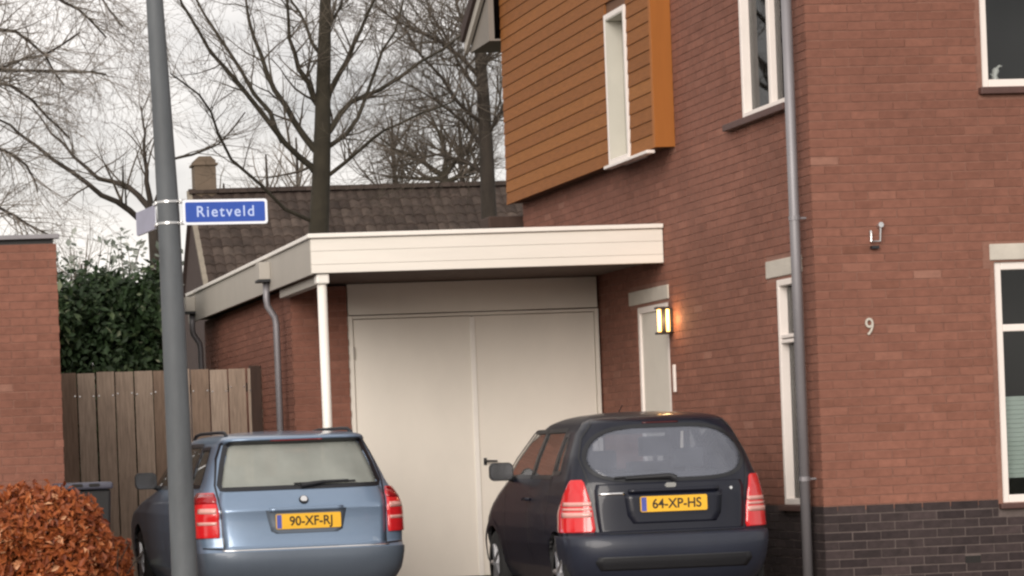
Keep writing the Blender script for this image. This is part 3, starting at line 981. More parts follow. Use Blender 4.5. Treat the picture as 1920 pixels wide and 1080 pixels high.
class CarShape:
    def __init__(s, W, R, Fr, n=3.2, Lr=0.30, Lf=0.55):
        s.W, s.R, s.F, s.n = curve(W), curve(R), curve(Fr), n
        s.Lr = curve(Lr) if isinstance(Lr, list) else (lambda z: Lr)
        s.Lf = Lf

    def side(s, t, z):
        """s in 0..1 round the rear corner (0 = centre), >1 along the flank in metres"""
        sg = 1 if t >= 0 else -1
        a = abs(t)
        W, R = s.W(z), s.R(z)
        if a <= 1:
            th = a * PI / 2
            x = W * max(math.sin(th), 0) ** (2 / s.n)
            y = R + s.Lr(z) * (1 - max(math.cos(th), 0) ** (2 / s.n))
        else:
            x, y = W, R + s.Lr(z) + (a - 1)
        return Vector((sg * x, y, z))

    def s_of(s, x, z):
        W = s.W(z)
        q = min(abs(x) / W, 1.0)
        return math.copysign(math.asin(min(q ** (s.n / 2), 1.0)) / (PI / 2), x)

    def nrm(s, t, z):
        e = 0.004
        a = s.side(t + e, z) - s.side(t - e, z)
        b = s.side(t, z + e) - s.side(t, z - e)
        n = a.cross(b)
        if n.length < 1e-9:
            return Vector((0, -1, 0))
        n.normalize()
        ref = Vector((s.side(t, z).x, -0.3, 0.1))
        return n if n.dot(ref) >= 0 else -n

    def at(s, x, z, off=0.0):
        t = s.s_of(x, z)
        return s.side(t, z) + s.nrm(t, z) * off

    def front(s, x, z, off=0.0):
        W = s.W(z)
        q = min(abs(x) / W, 0.999)
        y = s.F(z) - s.Lf * (1 - (1 - q ** s.n) ** (1 / s.n))
        return Vector((x, y + off, z + off * 0.3))

    def body(s, z0, z1, dz, hole):
        zs = list(np.arange(z0, z1, dz)) + [z1]
        nr, nsd = 30, 70
        vs, fs = [], []
        rows = []
        for z in zs:
            W, R, F = s.W(z), s.R(z), s.F(z)
            Lr = s.Lr(z)
            Lf = min(s.Lf, (F - R - Lr) * 0.45)
            pts = []
            for i in range(nr + 1):                              # rear right quarter
                xl = i / nr
                th = (1 - (1 - xl) ** 1.0) * PI / 2
                x = W * math.sin(th) ** (2 / s.n)
                y = R + Lr * (1 - max(math.cos(th), 0) ** (2 / s.n))
                pts.append((x, y))
            ya, yb = R + Lr, F - Lf
            for i in range(1, nsd):
                pts.append((W, ya + (yb - ya) * i / nsd))
            for i in range(nr + 1):
                th = (1 - i / nr) * PI / 2
                x = W * max(math.sin(th), 0) ** (2 / s.n)
                y = F - Lf * (1 - max(math.cos(th), 0) ** (2 / s.n))
                pts.append((x, y))
            full = pts + [(-x, y) for (x, y) in pts[-2:0:-1]]
            rows.append(len(full))
            vs += [(x, y, z) for (x, y) in full]
        n = rows[0]
        for j in range(len(zs) - 1):
            for i in range(n):
                i2 = (i + 1) % n
                f = (j * n + i, j * n + i2, (j + 1) * n + i2, (j + 1) * n + i)
                c = sum((Vector(vs[k]) for k in f), Vector()) / 4
                if hole(c, s):
                    continue
                fs.append(f)
        top = len(vs)
        base = (len(zs) - 1) * n
        cx = sum(v[1] for v in vs[base:]) / n
        vs.append((0, cx, zs[-1] + 0.006))
        for i in range(n):
            fs.append((base + i, base + (i + 1) % n, top))
        fs.append(tuple(range(n))[::-1])
        return MB().add(vs, fs)


def skirted(grid, nr, nc, normals, depth):
    """grid of points -> faces plus a rim turned inwards"""
    vs = list(grid)
    fs = []
    for r in range(nr - 1):
        for c in range(nc - 1):
            fs.append((r * nc + c, r * nc + c + 1, (r + 1) * nc + c + 1, (r + 1) * nc + c))
    rim = [c for c in range(nc)] + [r * nc + nc - 1 for r in range(1, nr)] + [(nr - 1) * nc + c for c in range(nc - 2, -1, -1)] + [r * nc for r in range(nr - 2, 0, -1)]
    o = len(vs)
    for k in rim:
        vs.append(grid[k] - normals[k] * depth)
    m = len(rim)
    for k in range(m):
        k2 = (k + 1) % m
        fs.append((rim[k], o + k, o + k2, rim[k2]))
    return vs, fs


def rear_patch(cs, rows, nc=18, off=0.006, depth=0.012, sub=4):
    """rows: (z, left, right); left/right in metres from the centre line, or ('s', value) for round the corner"""
    rr = []
    for a, b in zip(rows[:-1], rows[1:]):
        for k in range(sub):
            rr.append((a, b, k / sub))
    rr.append((rows[-2], rows[-1], 1.0))
    pts, nrms = [], []
    for (a, b, q) in rr:
        z = a[0] + (b[0] - a[0]) * q
        def conv(v, zz):
            return v[1] if isinstance(v, tuple) else cs.s_of(v, zz)
        s0 = conv(a[1], a[0]) + (conv(b[1], b[0]) - conv(a[1], a[0])) * q
        s1 = conv(a[2], a[0]) + (conv(b[2], b[0]) - conv(a[2], a[0])) * q
        x0, x1 = cs.side(s0, z).x, cs.side(s1, z).x
        for c in range(nc):
            u = c / (nc - 1)
            if max(abs(s0), abs(s1)) < 0.9:
                t = cs.s_of(x0 + (x1 - x0) * u, z)
            else:
                t = s0 + (s1 - s0) * u
            nn = cs.nrm(t, z)
            pts.append(cs.side(t, z) + nn * off)
            nrms.append(nn)
    vs, fs = skirted(pts, len(rr), nc, nrms, depth)
    return MB().add(vs, fs)


def ring(cs, poly, width, off, kind='rear', sidesign=1):
    """frame strip along a closed polygon given in (x,z) for the rear, (y,z) for a flank, (x,z) for the front"""
    cx = sum(p[0] for p in poly) / len(poly)
    cz = sum(p[1] for p in poly) / len(poly)
    dense = []
    n = len(poly)
    for i in range(n):
        a, b = poly[i], poly[(i + 1) % n]
        k = max(1, int(math.hypot(b[0] - a[0], b[1] - a[1]) / 0.03))
        for j in range(k):
            dense.append((a[0] + (b[0] - a[0]) * j / k, a[1] + (b[1] - a[1]) * j / k))
    m = len(dense)
    def place(p, o):
        if kind == 'rear':
            return cs.at(p[0], p[1], o)
        if kind == 'front':
            return cs.front(p[0], p[1], o)
        return Vector((sidesign * (cs.W(p[1]) + o), p[0], p[1]))
    vs = []
    for i in range(m):
        p, q, r = dense[i - 1], dense[i], dense[(i + 1) % m]
        tx, tz = r[0] - p[0], r[1] - p[1]
        L = math.hypot(tx, tz) or 1
        nx, nz = tz / L, -tx / L
        if nx * (q[0] - cx) + nz * (q[1] - cz) < 0:
            nx, nz = -nx, -nz
        vs.append(place((q[0] - nx * 0.006, q[1] - nz * 0.006), off))
        vs.append(place((q[0] + nx * width, q[1] + nz * width), off))
    fs = [(2 * i, 2 * i + 1, 2 * ((i + 1) % m) + 1, 2 * ((i + 1) % m)) for i in range(m)]
    return MB().add(vs, fs)


def flank_patch(cs, rows, sg, off=0.0, nc=10, sub=5):
    pts = []
    nr = 0
    for a, b in zip(rows[:-1], rows[1:]):
        for k in range(sub + (1 if b is rows[-1] else 0)):
            q = k / sub
            z = a[0] + (b[0] - a[0]) * q
            y0, y1 = a[1] + (b[1] - a[1]) * q, a[2] + (b[2] - a[2]) * q
            for c in range(nc):
                pts.append(Vector((sg * (cs.W(z) + off), y0 + (y1 - y0) * c / (nc - 1), z)))
            nr += 1
    fs = [(r * nc + c, r * nc + c + 1, (r + 1) * nc + c + 1, (r + 1) * nc + c) for r in range(nr - 1) for c in range(nc - 1)]
    return MB().add(pts, fs)


def front_patch(cs, rows, off=0.0, nc=16, sub=5):
    pts = []
    nr = 0
    for a, b in zip(rows[:-1], rows[1:]):
        for k in range(sub + (1 if b is rows[-1] else 0)):
            q = k / sub
            z = a[0] + (b[0] - a[0]) * q
            x0, x1 = a[1] + (b[1] - a[1]) * q, a[2] + (b[2] - a[2]) * q
            for c in range(nc):
                pts.append(cs.front(x0 + (x1 - x0) * c / (nc - 1), z, off))
            nr += 1
    fs = [(r * nc + c, r * nc + c + 1, (r + 1) * nc + c + 1, (r + 1) * nc + c) for r in range(nr - 1) for c in range(nc - 1)]
    return MB().add(pts, fs)


def in_rows(rows, z, u, m=0.0):
    for a, b in zip(rows[:-1], rows[1:]):
        lo, hi = min(a[0], b[0]), max(a[0], b[0])
        if lo <= z <= hi:
            q = (z - a[0]) / (b[0] - a[0])
            return a[1] + (b[1] - a[1]) * q - m <= u <= a[2] + (b[2] - a[2]) * q + m
    return False


def poly_of(rows):
    return [(r[1], r[0]) for r in rows] + [(r[2], r[0]) for r in rows[::-1]]


def wheel(parent, x, y, r, wd, sg):
    t = MB()
    prof = [(0.62, 0), (0.93, 0.02), (1.0, 0.12), (1.0, 0.88), (0.93, 0.98), (0.62, 1.0)]
    n = 28
    vs, fs = [], []
    for i in range(n):
        a = 2 * PI * i / n
        for (q, u) in prof:
            vs.append((x - sg * wd * (u - 0.0), y + r * q * math.cos(a), r + r * q * math.sin(a)))
    m = len(prof)
    for i in range(n):
        for k in range(m - 1):
            fs.append((i * m + k, i * m + k + 1, ((i + 1) % n) * m + k + 1, ((i + 1) % n) * m + k))
    t.add(vs, fs)
    o = part('wheel', t, M['rubber'], parent, smooth=True, local=True)
    rm = MB()
    rm.tube([(x - sg * 0.02, y, r), (x - sg * 0.06, y, r)], [r * 0.63, r * 0.60], 24)
    rm.tube([(x - sg * 0.012, y, r), (x - sg * 0.05, y, r)], [r * 0.16, r * 0.18], 12)
    for k in range(5):
        a = 2 * PI * k / 5
        c1, s1_ = math.cos(a), math.sin(a)
        rm.tube([(x - sg * 0.014, y + 0.1 * r * c1, r + 0.1 * r * s1_), (x - sg * 0.012, y + 0.6 * r * c1, r + 0.6 * r * s1_)], [0.03, 0.022], 6)
    part('rim', rm, M['rim'], o, local=True)
    return o


def build_car(cfg):
    cs = cfg['shape']
    car = thing(cfg['name'], cfg['loc'], cfg['label'], 'car')
    car.rotation_euler.z = math.radians(cfg.get('rz', 0))
    rg, sides, ws = cfg['rear_glass'], cfg['side_glass'], cfg['screen']
    wheels = cfg['wheels']

    def hole(c, s):
        x, y, z = c
        W, R, F = s.W(z), s.R(z), s.F(z)
        if rg[0][0] <= z <= rg[-1][0] and y < R + s.Lr(z) * 0.75 and in_rows(rg, z, x, -0.004):
            return True
        if ws[0][0] <= z <= ws[-1][0] and y > F - s.Lf * 0.9 and in_rows(ws, z, x, -0.004):
            return True
        if abs(x) > W * 0.97:
            for sgm in sides:
                if in_rows(sgm, z, y, -0.004):
                    return True
            for wy in wheels:
                if math.hypot(y - wy, z - cfg['wr']) < cfg['wr'] + 0.055:
                    return True
        return False

    b = cs.body(cfg['z0'], cfg['z1'], 0.0125, hole)
    bo = part('body', b, [cfg['paint'], M['car_inside']], car, smooth=True, local=True)
    md = bo.modifiers.new('shell', 'SOLIDIFY')
    md.thickness = 0.03
    md.offset = -1
    md.material_offset = 1
    md.material_offset_rim = 1
    # glass and seals
    gl = part('rear_window', rear_patch(cs, rg, nc=26, off=-0.004, depth=0.004, sub=6), cfg['glass'], car, smooth=True, local=True)
    part('seal', ring(cs, poly_of(rg), cfg['seal_w'], 0.004), M['seal'], gl, smooth=True, local=True)
    for sg in (-1, 1):
        for sgm in sides:
            o = part('side_window', flank_patch(cs, sgm, sg, -0.006), M['side_glass'], car, smooth=True, local=True)
            part('seal', ring(cs, poly_of(sgm), 0.026, 0.004, 'side', sg), M['seal'], o, smooth=True, local=True)
    o = part('windscreen', front_patch(cs, ws, -0.006), cfg['glass'], car, smooth=True, local=True)
    part('seal', ring(cs, poly_of(ws), 0.03, 0.004, 'front'), M['seal'], o, smooth=True, local=True)
    # wheel arch lips
    for sg in (-1, 1):
        for wy in wheels:
            rr_ = cfg['wr'] + 0.05
            a0 = math.asin(max(-1, min(1, (0.21 - cfg['wr']) / rr_)))
            arc = [a0 + (PI - 2 * a0) * k / 26 for k in range(27)]
            vs = []
            for a in arc:
                for q, of in ((rr_ - 0.006, 0.004), (rr_ + 0.045, 0.005)):
                    y_, z_ = wy + q * math.cos(a), max(cfg['wr'] + q * math.sin(a), 0.19)
                    lim = cs.R(z_) + cs.Lr(z_)
                    xx = cs.W(z_)
                    if y_ < lim:
                        u_ = min((lim - y_) / cs.Lr(z_), 1)
                        xx *= (1 - u_ ** cs.n) ** (1 / cs.n)
                    vs.append((sg * (xx + of), y_, z_))
            fs = [(2 * k, 2 * k + 1, 2 * k + 3, 2 * k + 2) for k in range(26)]
            part('wheel_arch', MB().add(vs, fs), cfg['paint'], car, smooth=True, local=True)
        for (ya, za, yb, zb) in cfg['gaps']:
            rows = [(za, ya - 0.005, ya + 0.005), ((za + zb) / 2, (ya + yb) / 2 - 0.005, (ya + yb) / 2 + 0.005), (zb, yb - 0.005, yb + 0.005)]
            part('door_gap', flank_patch(cs, rows, sg, 0.003, nc=2, sub=8), M['seal'], car, local=True)
    # tailgate
    tg = part('tailgate', rear_patch(cs, cfg['tailgate'], nc=30, off=0.005, depth=0.014), cfg['paint'], car, smooth=True, local=True)
    return car, cs, tg, gl


def seam(parent, cs, pts, wd=0.010, off=0.003, m=None):
    vs, fs = [], []
    dn = []
    for a, b in zip(pts[:-1], pts[1:]):
        for k in range(6):
            q = k / 6
            dn.append((a[0] + (b[0] - a[0]) * q, a[1] + (b[1] - a[1]) * q))
    dn.append(pts[-1])
    n = len(dn)
    for i, (x, z) in enumerate(dn):
        p, r = dn[max(i - 1, 0)], dn[min(i + 1, n - 1)]
        tx, tz = r[0] - p[0], r[1] - p[1]
        L = math.hypot(tx, tz) or 1
        nx, nz = -tz / L * wd / 2, tx / L * wd / 2
        vs.append(cs.at(x - nx, z - nz, off))
        vs.append(cs.at(x + nx, z + nz, off))
    fs = [(2 * i, 2 * i + 1, 2 * i + 3, 2 * i + 2) for i in range(n - 1)]
    return part('seam', MB().add(vs, fs), m or M['seal'], parent, local=True)


def number_plate(car, cs, x, z, w_, h_, word, y_off):
    y = cs.at(x, z).y - y_off
    cl_ = car.location
    o = part('number_plate', MB().prism([(x + p[0], z + p[1]) for p in rrect(w_, h_, 0.012, 3)], 'y', y - 0.006, y + 0.03), M['plate'], car, local=True)
    part('country_band', MB().box(x - w_ / 2 + 0.006, x - w_ / 2 + 0.046, y - 0.0075, y - 0.0062, z - h_ / 2 + 0.006, z + h_ / 2 - 0.006), M['plate_blue'], o, local=True)
    t = text('lettering', word, h_ * 0.86, (0, 0, 0), M['ink'], o, extrude=0.0004, sx=0.93, bold=0.0018, spacing=1.0)
    t.location = (x + 0.022, y - 0.0075, z - 0.002)
    return o


def mirror(car, x, y, z, sg, m):
    """sg -1: left; housing seen from behind with its glass"""
    h = MB()
    cx = x + sg * 0.115
    prof = rrect(0.20, 0.15, 0.045, 5)
    h.prism([(cx + p[0], z + p[1]) for p in prof], 'y', y, y + 0.035)
    n = len(prof)
    vs = [(cx + p[0], y + 0.035, z + p[1]) for p in prof] + [(cx + p[0] * 0.6, y + 0.12, z + p[1] * 0.6) for p in prof]
    h.add(vs, [tuple(range(n, 2 * n))] + [(i, (i + 1) % n, (i + 1) % n + n, i + n) for i in range(n)])
    h.tube([(x - sg * 0.03, y + 0.06, z - 0.08), (x + sg * 0.05, y + 0.05, z - 0.05)], 0.025, 8)
    o = part('mirror', h, m, car, smooth=False, local=True, bevel=0.004)
    gm = MB().prism([(cx + p[0] * 0.88, z + p[1] * 0.84) for p in prof], 'y', y - 0.002, y - 0.0005)
    part('mirror_glass', gm, M['mirror'], o, local=True)
    return o


M['mirror'] = mat('mirror_glass', (0.09, 0.09, 0.095), 0.15, metal=1.0, var=0.02)


def seats(car, yb, yf, z, hw):
    o = MB()
    o.box(-hw, hw, yb, yb + 0.14, z - 0.45, z + 0.02)
    for x in (-hw * 0.62, hw * 0.62):
        o.box(x - 0.12, x + 0.12, yb + 0.02, yb + 0.11, z + 0.05, z + 0.2)
        o.box(x - 0.02, x + 0.02, yb + 0.05, yb + 0.08, z + 0.0, z + 0.06)
    part('rear_seat', o, M['seat'], car, bevel=0.03, local=True, segs=3)
    for x in (-hw * 0.58, hw * 0.58):
        o = MB()
        o.box(x - 0.23, x + 0.23, yf, yf + 0.14, z - 0.45, z + 0.10)
        o.box(x - 0.13, x + 0.13, yf + 0.02, yf + 0.11, z + 0.14, z + 0.30)
        o.box(x - 0.02, x + 0.02, yf + 0.05, yf + 0.08, z + 0.08, z + 0.15)
        part('front_seat', o, M['seat'], car, bevel=0.035, local=True, segs=3)
    part('dashboard', MB().box(-hw - 0.08, hw + 0.08, yf + 0.95, yf + 1.2, z - 0.3, z - 0.04), M['car_inside'], car, bevel=0.03, local=True)


# --- steel blue estate car
oct_shape = CarShape(
    W=[(0.18, 0.78), (0.30, 0.84), (0.45, 0.865), (0.62, 0.878), (0.78, 0.878), (0.88, 0.855), (0.98, 0.80), (1.02, 0.775), (1.20, 0.705),
       (1.37, 0.628), (1.415, 0.60), (1.445, 0.54), (1.462, 0.42), (1.472, 0.22)],
    R=[(0.18, 0.10), (0.26, 0.045), (0.34, 0.012), (0.42, 0.0), (0.482, 0.012), (0.497, 0.035), (0.52, 0.062), (0.60, 0.075), (0.76, 0.085), (0.815, 0.078),
       (0.84, 0.088), (0.93, 0.145), (0.985, 0.185), (1.37, 0.40), (1.385, 0.33), (1.405, 0.315), (1.425, 0.36), (1.445, 0.55), (1.462, 0.95), (1.472, 1.4)],
    Fr=[(0.18, 4.30), (0.30, 4.42), (0.55, 4.45), (0.68, 4.40), (0.76, 4.25), (0.86, 3.85), (0.93, 3.45), (0.98, 3.22), (1.37, 2.45), (1.42, 2.30), (1.445, 2.1),
        (1.462, 1.9), (1.472, 1.7)],
    n=3.4, Lr=[(0.18, 0.34), (0.95, 0.34), (1.05, 0.30), (1.38, 0.26), (1.472, 0.26)], Lf=0.5)
oct_cfg = dict(shape=oct_shape, name='estate_car', gaps=[(2.01, 0.32, 2.01, 1.0), (1.36, 0.62, 1.16, 1.0), (3.05, 0.32, 3.08, 0.93)], loc=(4.008, 23.33, 0), rz=2.0, z0=0.18, z1=1.472, paint=M['blue_paint'], glass=M['car_glass'],
               label='steel blue estate car parked behind the lamp post with roof rails', wr=0.315, wheels=(0.98, 3.56), seal_w=0.030,
               rear_glass=[(1.005, -0.655, 0.655), (1.03, -0.66, 0.66), (1.20, -0.615, 0.615), (1.345, -0.565, 0.565), (1.362, -0.54, 0.54)],
               side_glass=[[(1.03, 0.62, 1.12), (1.20, 0.68, 1.12), (1.33, 0.80, 1.12)],
                           [(1.02, 1.20, 1.98), (1.36, 1.20, 1.94)],
                           [(1.02, 2.05, 2.98), (1.14, 2.03, 2.76), (1.36, 2.0, 2.32)]],
               screen=[(1.02, -0.68, 0.68), (1.35, -0.53, 0.53)],
               tailgate=[(0.505, -0.665, 0.665), (0.53, -0.672, 0.672), (0.80, -0.685, 0.685), (0.83, -0.686, 0.686), (0.955, -0.682, 0.682), (0.972, -0.676, 0.676)])
car, cs, tg, gl = build_car(oct_cfg)
seam(car, cs, [(-0.60, 1.385), (-0.66, 1.25), (-0.705, 1.03), (-0.70, 0.95), (-0.69, 0.80), (-0.68, 0.505)], 0.014)
seam(car, cs, [(0.60, 1.385), (0.66, 1.25), (0.705, 1.03), (0.70, 0.95), (0.69, 0.80), (0.68, 0.505)], 0.014)
part('bumper', rear_patch(cs, [(0.19, ('s', -1.25), ('s', 1.25)), (0.30, ('s', -1.32), ('s', 1.32)), (0.47, ('s', -1.34), ('s', 1.34)), (0.478, ('s', -1.34), ('s', 1.34))],
                          nc=60, off=0.008, depth=0.02), M['blue_bumper'], car, smooth=True, local=True)
part('bumper_trim', rear_patch(cs, [(0.488, -0.70, 0.70), (0.502, -0.70, 0.70)], nc=40, off=0.006, depth=0.01, sub=2), M['chrome'], car, smooth=True, local=True)
for sg in (-1, 1):
    def sr(a, b):
        return (a, b) if sg > 0 else ((-b if not isinstance(b, tuple) else ('s', -b[1])), (-a if not isinstance(a, tuple) else ('s', -a[1])))
    rows = [(z, *sr(a, ('s', e))) for (z, a, e) in ((0.600, 0.712, 1.00), (0.63, 0.708, 1.03), (0.80, 0.705, 1.12), (0.92, 0.712, 1.10), (0.965, 0.722, 1.02))]
    tl = part('tail_light', rear_patch(cs, rows, nc=16, off=0.014, depth=0.03), M['lens_red'], car, smooth=True, local=True)
    for (za, zb, mm) in ((0.705, 0.732, M['lens_clear']), (0.80, 0.838, M['lens_clear'])):
        rows = [(z, *sr(0.725, ('s', 0.84))) for z in (za, zb)]
        part('light_band', rear_patch(cs, rows, nc=10, off=0.0158, depth=0.006, sub=2), mm, tl, smooth=True, local=True)
    rows = [(z, *sr(0.715, ('s', 1.05))) for z in (0.875, 0.955)]
    part('light_band', rear_patch(cs, rows, nc=12, off=0.016, depth=0.006, sub=2), M['lens_dark'], tl, smooth=True, local=True)
    # roof rail
    rl = MB().tube([(sg * 0.535, 0.62, 1.44), (sg * 0.532, 0.74, 1.468), (sg * 0.53, 1.0, 1.474), (sg * 0.53, 1.9, 1.474), (sg * 0.53, 2.15, 1.462), (sg * 0.53, 2.25, 1.43)], 0.015, 8)
    part('roof_rail', rl, M['dark_plastic'], car, smooth=True, local=True)
    mirror(car, sg * 0.80, 2.72, 1.075, sg, M['dark_plastic'])
    seam(car, cs, [(sg * 0.69, 0.505), (sg * 0.84, 0.515)], 0.012)
part('plate_recess', rear_patch(cs, [(0.618, -0.245, 0.265), (0.640, -0.29, 0.31), (0.80, -0.325, 0.345), (0.812, -0.33, 0.35)], nc=12, off=0.009, depth=0.008), M['blue_bumper'], car,
     local=True, smooth=True)
part('handle', rear_patch(cs, [(0.803, -0.30, 0.32), (0.826, -0.30, 0.32)], nc=12, off=0.024, depth=0.02, sub=2), M['blue_paint'], car, smooth=True, local=True)
number_plate(car, cs, 0.025, 0.716, 0.545, 0.125, '90-XF-RJ', 0.014)
bg = MB().tube([tuple(cs.at(0.0, 0.885, 0.0)), tuple(cs.at(0.0, 0.885, 0.020))], [0.042, 0.036], 20)
bgo = part('badge', bg, M['dark_plastic'], car, local=True)
bg = MB()
c0 = cs.at(0, 0.885, 0.022)
bg.tube([(c0.x, c0.y, c0.z), (c0.x, c0.y - 0.004, c0.z + .001)], [0.030, 0.026], 16)
part('badge_face', bg, M['chrome'], bgo, local=True)
wp = MB().tube([tuple(cs.at(0.0, 0.998, 0.018)), tuple(cs.at(0.18, 1.02, 0.022)), tuple(cs.at(0.40, 1.025, 0.020))], [0.022, 0.014, 0.010], 8)
wp.tube([tuple(cs.at(-0.06, 1.016, 0.016)), tuple(cs.at(0.46, 1.022, 0.016))], 0.008, 6)
part('rear_wiper', wp, M['dark_plastic'], car, local=True)
part('brake_light', rear_patch(cs, [(1.372, -0.22, 0.22), (1.390, -0.22, 0.22)], nc=10, off=0.008, depth=0.012, sub=2), M['lens_dark'], car, smooth=True, local=True)
for wy in (0.98, 3.56):
    wheel(car, -0.865, wy, 0.315, 0.20, -1)
    wheel(car, 0.865, wy, 0.315, 0.20, 1)
part('underbody', MB().box(-0.74, 0.74, 0.2, 4.2, 0.20, 0.5), M['car_inside'], car, local=True)
seats(car, 1.25, 2.25, 0.98, 0.62)

# --- small blue-black hatchback
pic_shape = CarShape(
    W=[(0.18, 0.70), (0.30, 0.755), (0.48, 0.785), (0.60, 0.79), (0.72, 0.785), (0.86, 0.765), (0.98, 0.742), (1.16, 0.685), (1.36, 0.600), (1.42, 0.556), (1.462, 0.475),
       (1.485, 0.36), (1.497, 0.18)],
    R=[(0.18, 0.12), (0.26, 0.06), (0.36, 0.015), (0.46, 0.0), (0.535, 0.012), (0.56, 0.045), (0.585, 0.075), (0.70, 0.085), (0.90, 0.095), (0.96, 0.11), (1.16, 0.19),
       (1.37, 0.305), (1.42, 0.34), (1.445, 0.40), (1.465, 0.52), (1.485, 0.75), (1.497, 1.05)],
    Fr=[(0.18, 3.36), (0.30, 3.46), (0.52, 3.49), (0.66, 3.44), (0.78, 3.28), (0.88, 3.05), (0.96, 2.82), (1.01, 2.68), (1.36, 2.08), (1.42, 1.95), (1.465, 1.75),
        (1.485, 1.55), (1.497, 1.3)],
    n=3.0, Lr=[(0.18, 0.34), (0.60, 0.34), (1.0, 0.32), (1.40, 0.28), (1.497, 0.28)], Lf=0.45)
pic_rows = []
for k in range(17):
    a = -PI / 2 + PI * k / 16
    zz_ = 1.172 + 0.198 * math.sin(a)
    hw = (0.60 - 0.05 * math.sin(a)) * max(0.0, math.cos(a)) ** 0.42
    pic_rows.append((zz_, -max(hw, 0.22), max(hw, 0.22)))
pic_cfg = dict(shape=pic_shape, name='small_hatchback', gaps=[(1.55, 0.32, 1.55, 1.0), (0.98, 0.55, 0.84, 1.0), (2.42, 0.32, 2.50, 0.98)], loc=(6.435, 21.10, 0), rz=-1.6, z0=0.18, z1=1.497, paint=M['navy_paint'], glass=M['car_glass2'],
               label='small blue-black hatchback with oval rear window, parked by the house wall', wr=0.275, wheels=(0.58, 2.93), seal_w=0.022,
               rear_glass=pic_rows,
               side_glass=[[(1.05, 0.62, 0.78), (1.22, 0.66, 0.80), (1.32, 0.72, 0.80)],
                           [(1.02, 0.86, 1.52), (1.36, 0.86, 1.47)],
                           [(1.02, 1.59, 2.46), (1.14, 1.57, 2.30), (1.36, 1.54, 1.94)]],
               screen=[(1.03, -0.62, 0.62), (1.35, -0.50, 0.50)],
               tailgate=[(0.585, -0.555, 0.555), (0.61, -0.56, 0.56), (0.90, -0.575, 0.575), (0.945, -0.56, 0.56)])
car, cs, tg, gl = build_car(pic_cfg)
for sg in (-1, 1):
    seam(car, cs, [(sg * 0.50, 1.43), (sg * 0.60, 1.30), (sg * 0.645, 1.15), (sg * 0.61, 0.96), (sg * 0.57, 0.80), (sg * 0.565, 0.585)], 0.012)
part('bumper', rear_patch(cs, [(0.19, ('s', -1.2), ('s', 1.2)), (0.30, ('s', -1.22), ('s', 1.22)), (0.535, ('s', -1.22), ('s', 1.22)), (0.556, ('s', -1.2), ('s', 1.2))],
                          nc=60, off=0.012, depth=0.024), M['navy_bumper'], car, smooth=True, local=True)
seam(car, cs, [(-0.68, 0.565), (0.68, 0.565)], 0.012)
part('bumper_recess', rear_patch(cs, [(0.30, -0.56, 0.56), (0.36, -0.60, 0.60), (0.40, -0.58, 0.58)], nc=24, off=0.016, depth=0.01), M['dark_plastic'], car, smooth=True, local=True)
for sg in (-1, 1):
    def sr(a, b):
        return (a, ('s', b)) if sg > 0 else (('s', -b), -a)
    rows = [(z, *sr(a, e)) for (z, a, e) in ((0.585, 0.590, 1.00), (0.61, 0.580, 1.02), (0.74, 0.592, 1.02), (0.86, 0.615, 0.94), (0.965, 0.640, 0.82), (0.980, 0.650, 0.78))]
    tl = part('tail_light', rear_patch(cs, rows, nc=16, off=0.016, depth=0.035), M['lens_red'], car, smooth=True, local=True)
    for (za, zb) in ((0.700, 0.738), (0.752, 0.770), (0.784, 0.815)):
        rows = [(z, *sr(0.600, 0.90)) for z in (za, zb)]
        part('light_band', rear_patch(cs, rows, nc=10, off=0.019, depth=0.008, sub=2), M['lens_clear'], tl, smooth=True, local=True)
    mirror(car, sg * 0.735, 2.18, 1.055, sg, M['dark_plastic'])
part('plate_recess', rear_patch(cs, [(0.64, -0.30, 0.34), (0.70, -0.34, 0.38), (0.872, -0.36, 0.40)], nc=12, off=0.0075, depth=0.008), M['navy_paint'], car, smooth=True, local=True)
part('handle', rear_patch(cs, [(0.874, -0.33, 0.37), (0.900, -0.33, 0.37)], nc=14, off=0.022, depth=0.018, sub=2), M['navy_paint'], car, smooth=True, local=True)
number_plate(car, cs, 0.015, 0.785, 0.515, 0.118, '64-XP-HS', 0.014)
bg = MB().prism([(p[0], 0.925 + p[1]) for p in rrect(0.085, 0.036, 0.018, 5)], 'y', cs.at(0, 0.925).y - 0.016, cs.at(0, 0.925).y + 0.01)
part('badge', bg, M['chrome'], car, local=True)
part('badge_highlight', rear_patch(cs, [(0.862, -0.545, -0.36), (0.880, -0.545, -0.36)], nc=8, off=0.010, depth=0.006, sub=2), M['chrome'], car, smooth=True, local=True)  # chrome bar shaped after a highlight line, in place of lettering
part('lock', MB().tube([tuple(cs.at(0.47, 0.885, 0.0)), tuple(cs.at(0.47, 0.885, 0.014))], 0.012, 10), M['chrome'], car, local=True)
wp = MB().tube([tuple(cs.at(0.04, 0.965, 0.016)), tuple(cs.at(0.0, 0.985, 0.022)), tuple(cs.at(-0.34, 0.975, 0.022))], [0.030, 0.022, 0.008], 8)
wp.tube([tuple(cs.at(-0.42, 0.985, 0.018)), tuple(cs.at(-0.02, 1.0, 0.018))], 0.008, 6)
part('rear_wiper', wp, M['dark_plastic'], car, local=True)
part('brake_light', rear_patch(cs, [(1.398, -0.14, 0.14), (1.410, -0.14, 0.14)], nc=8, off=0.004, depth=0.012, sub=2), M['smoked'], car, smooth=True, local=True)
for wy in (0.58, 2.93):
    wheel(car, -0.775, wy, 0.275, 0.175, -1)
    wheel(car, 0.775, wy, 0.275, 0.175, 1)
part('underbody', MB().box(-0.64, 0.64, 0.2, 3.2, 0.20, 0.5), M['car_inside'], car, local=True)
seats(car, 0.78, 1.65, 1.0, 0.56)
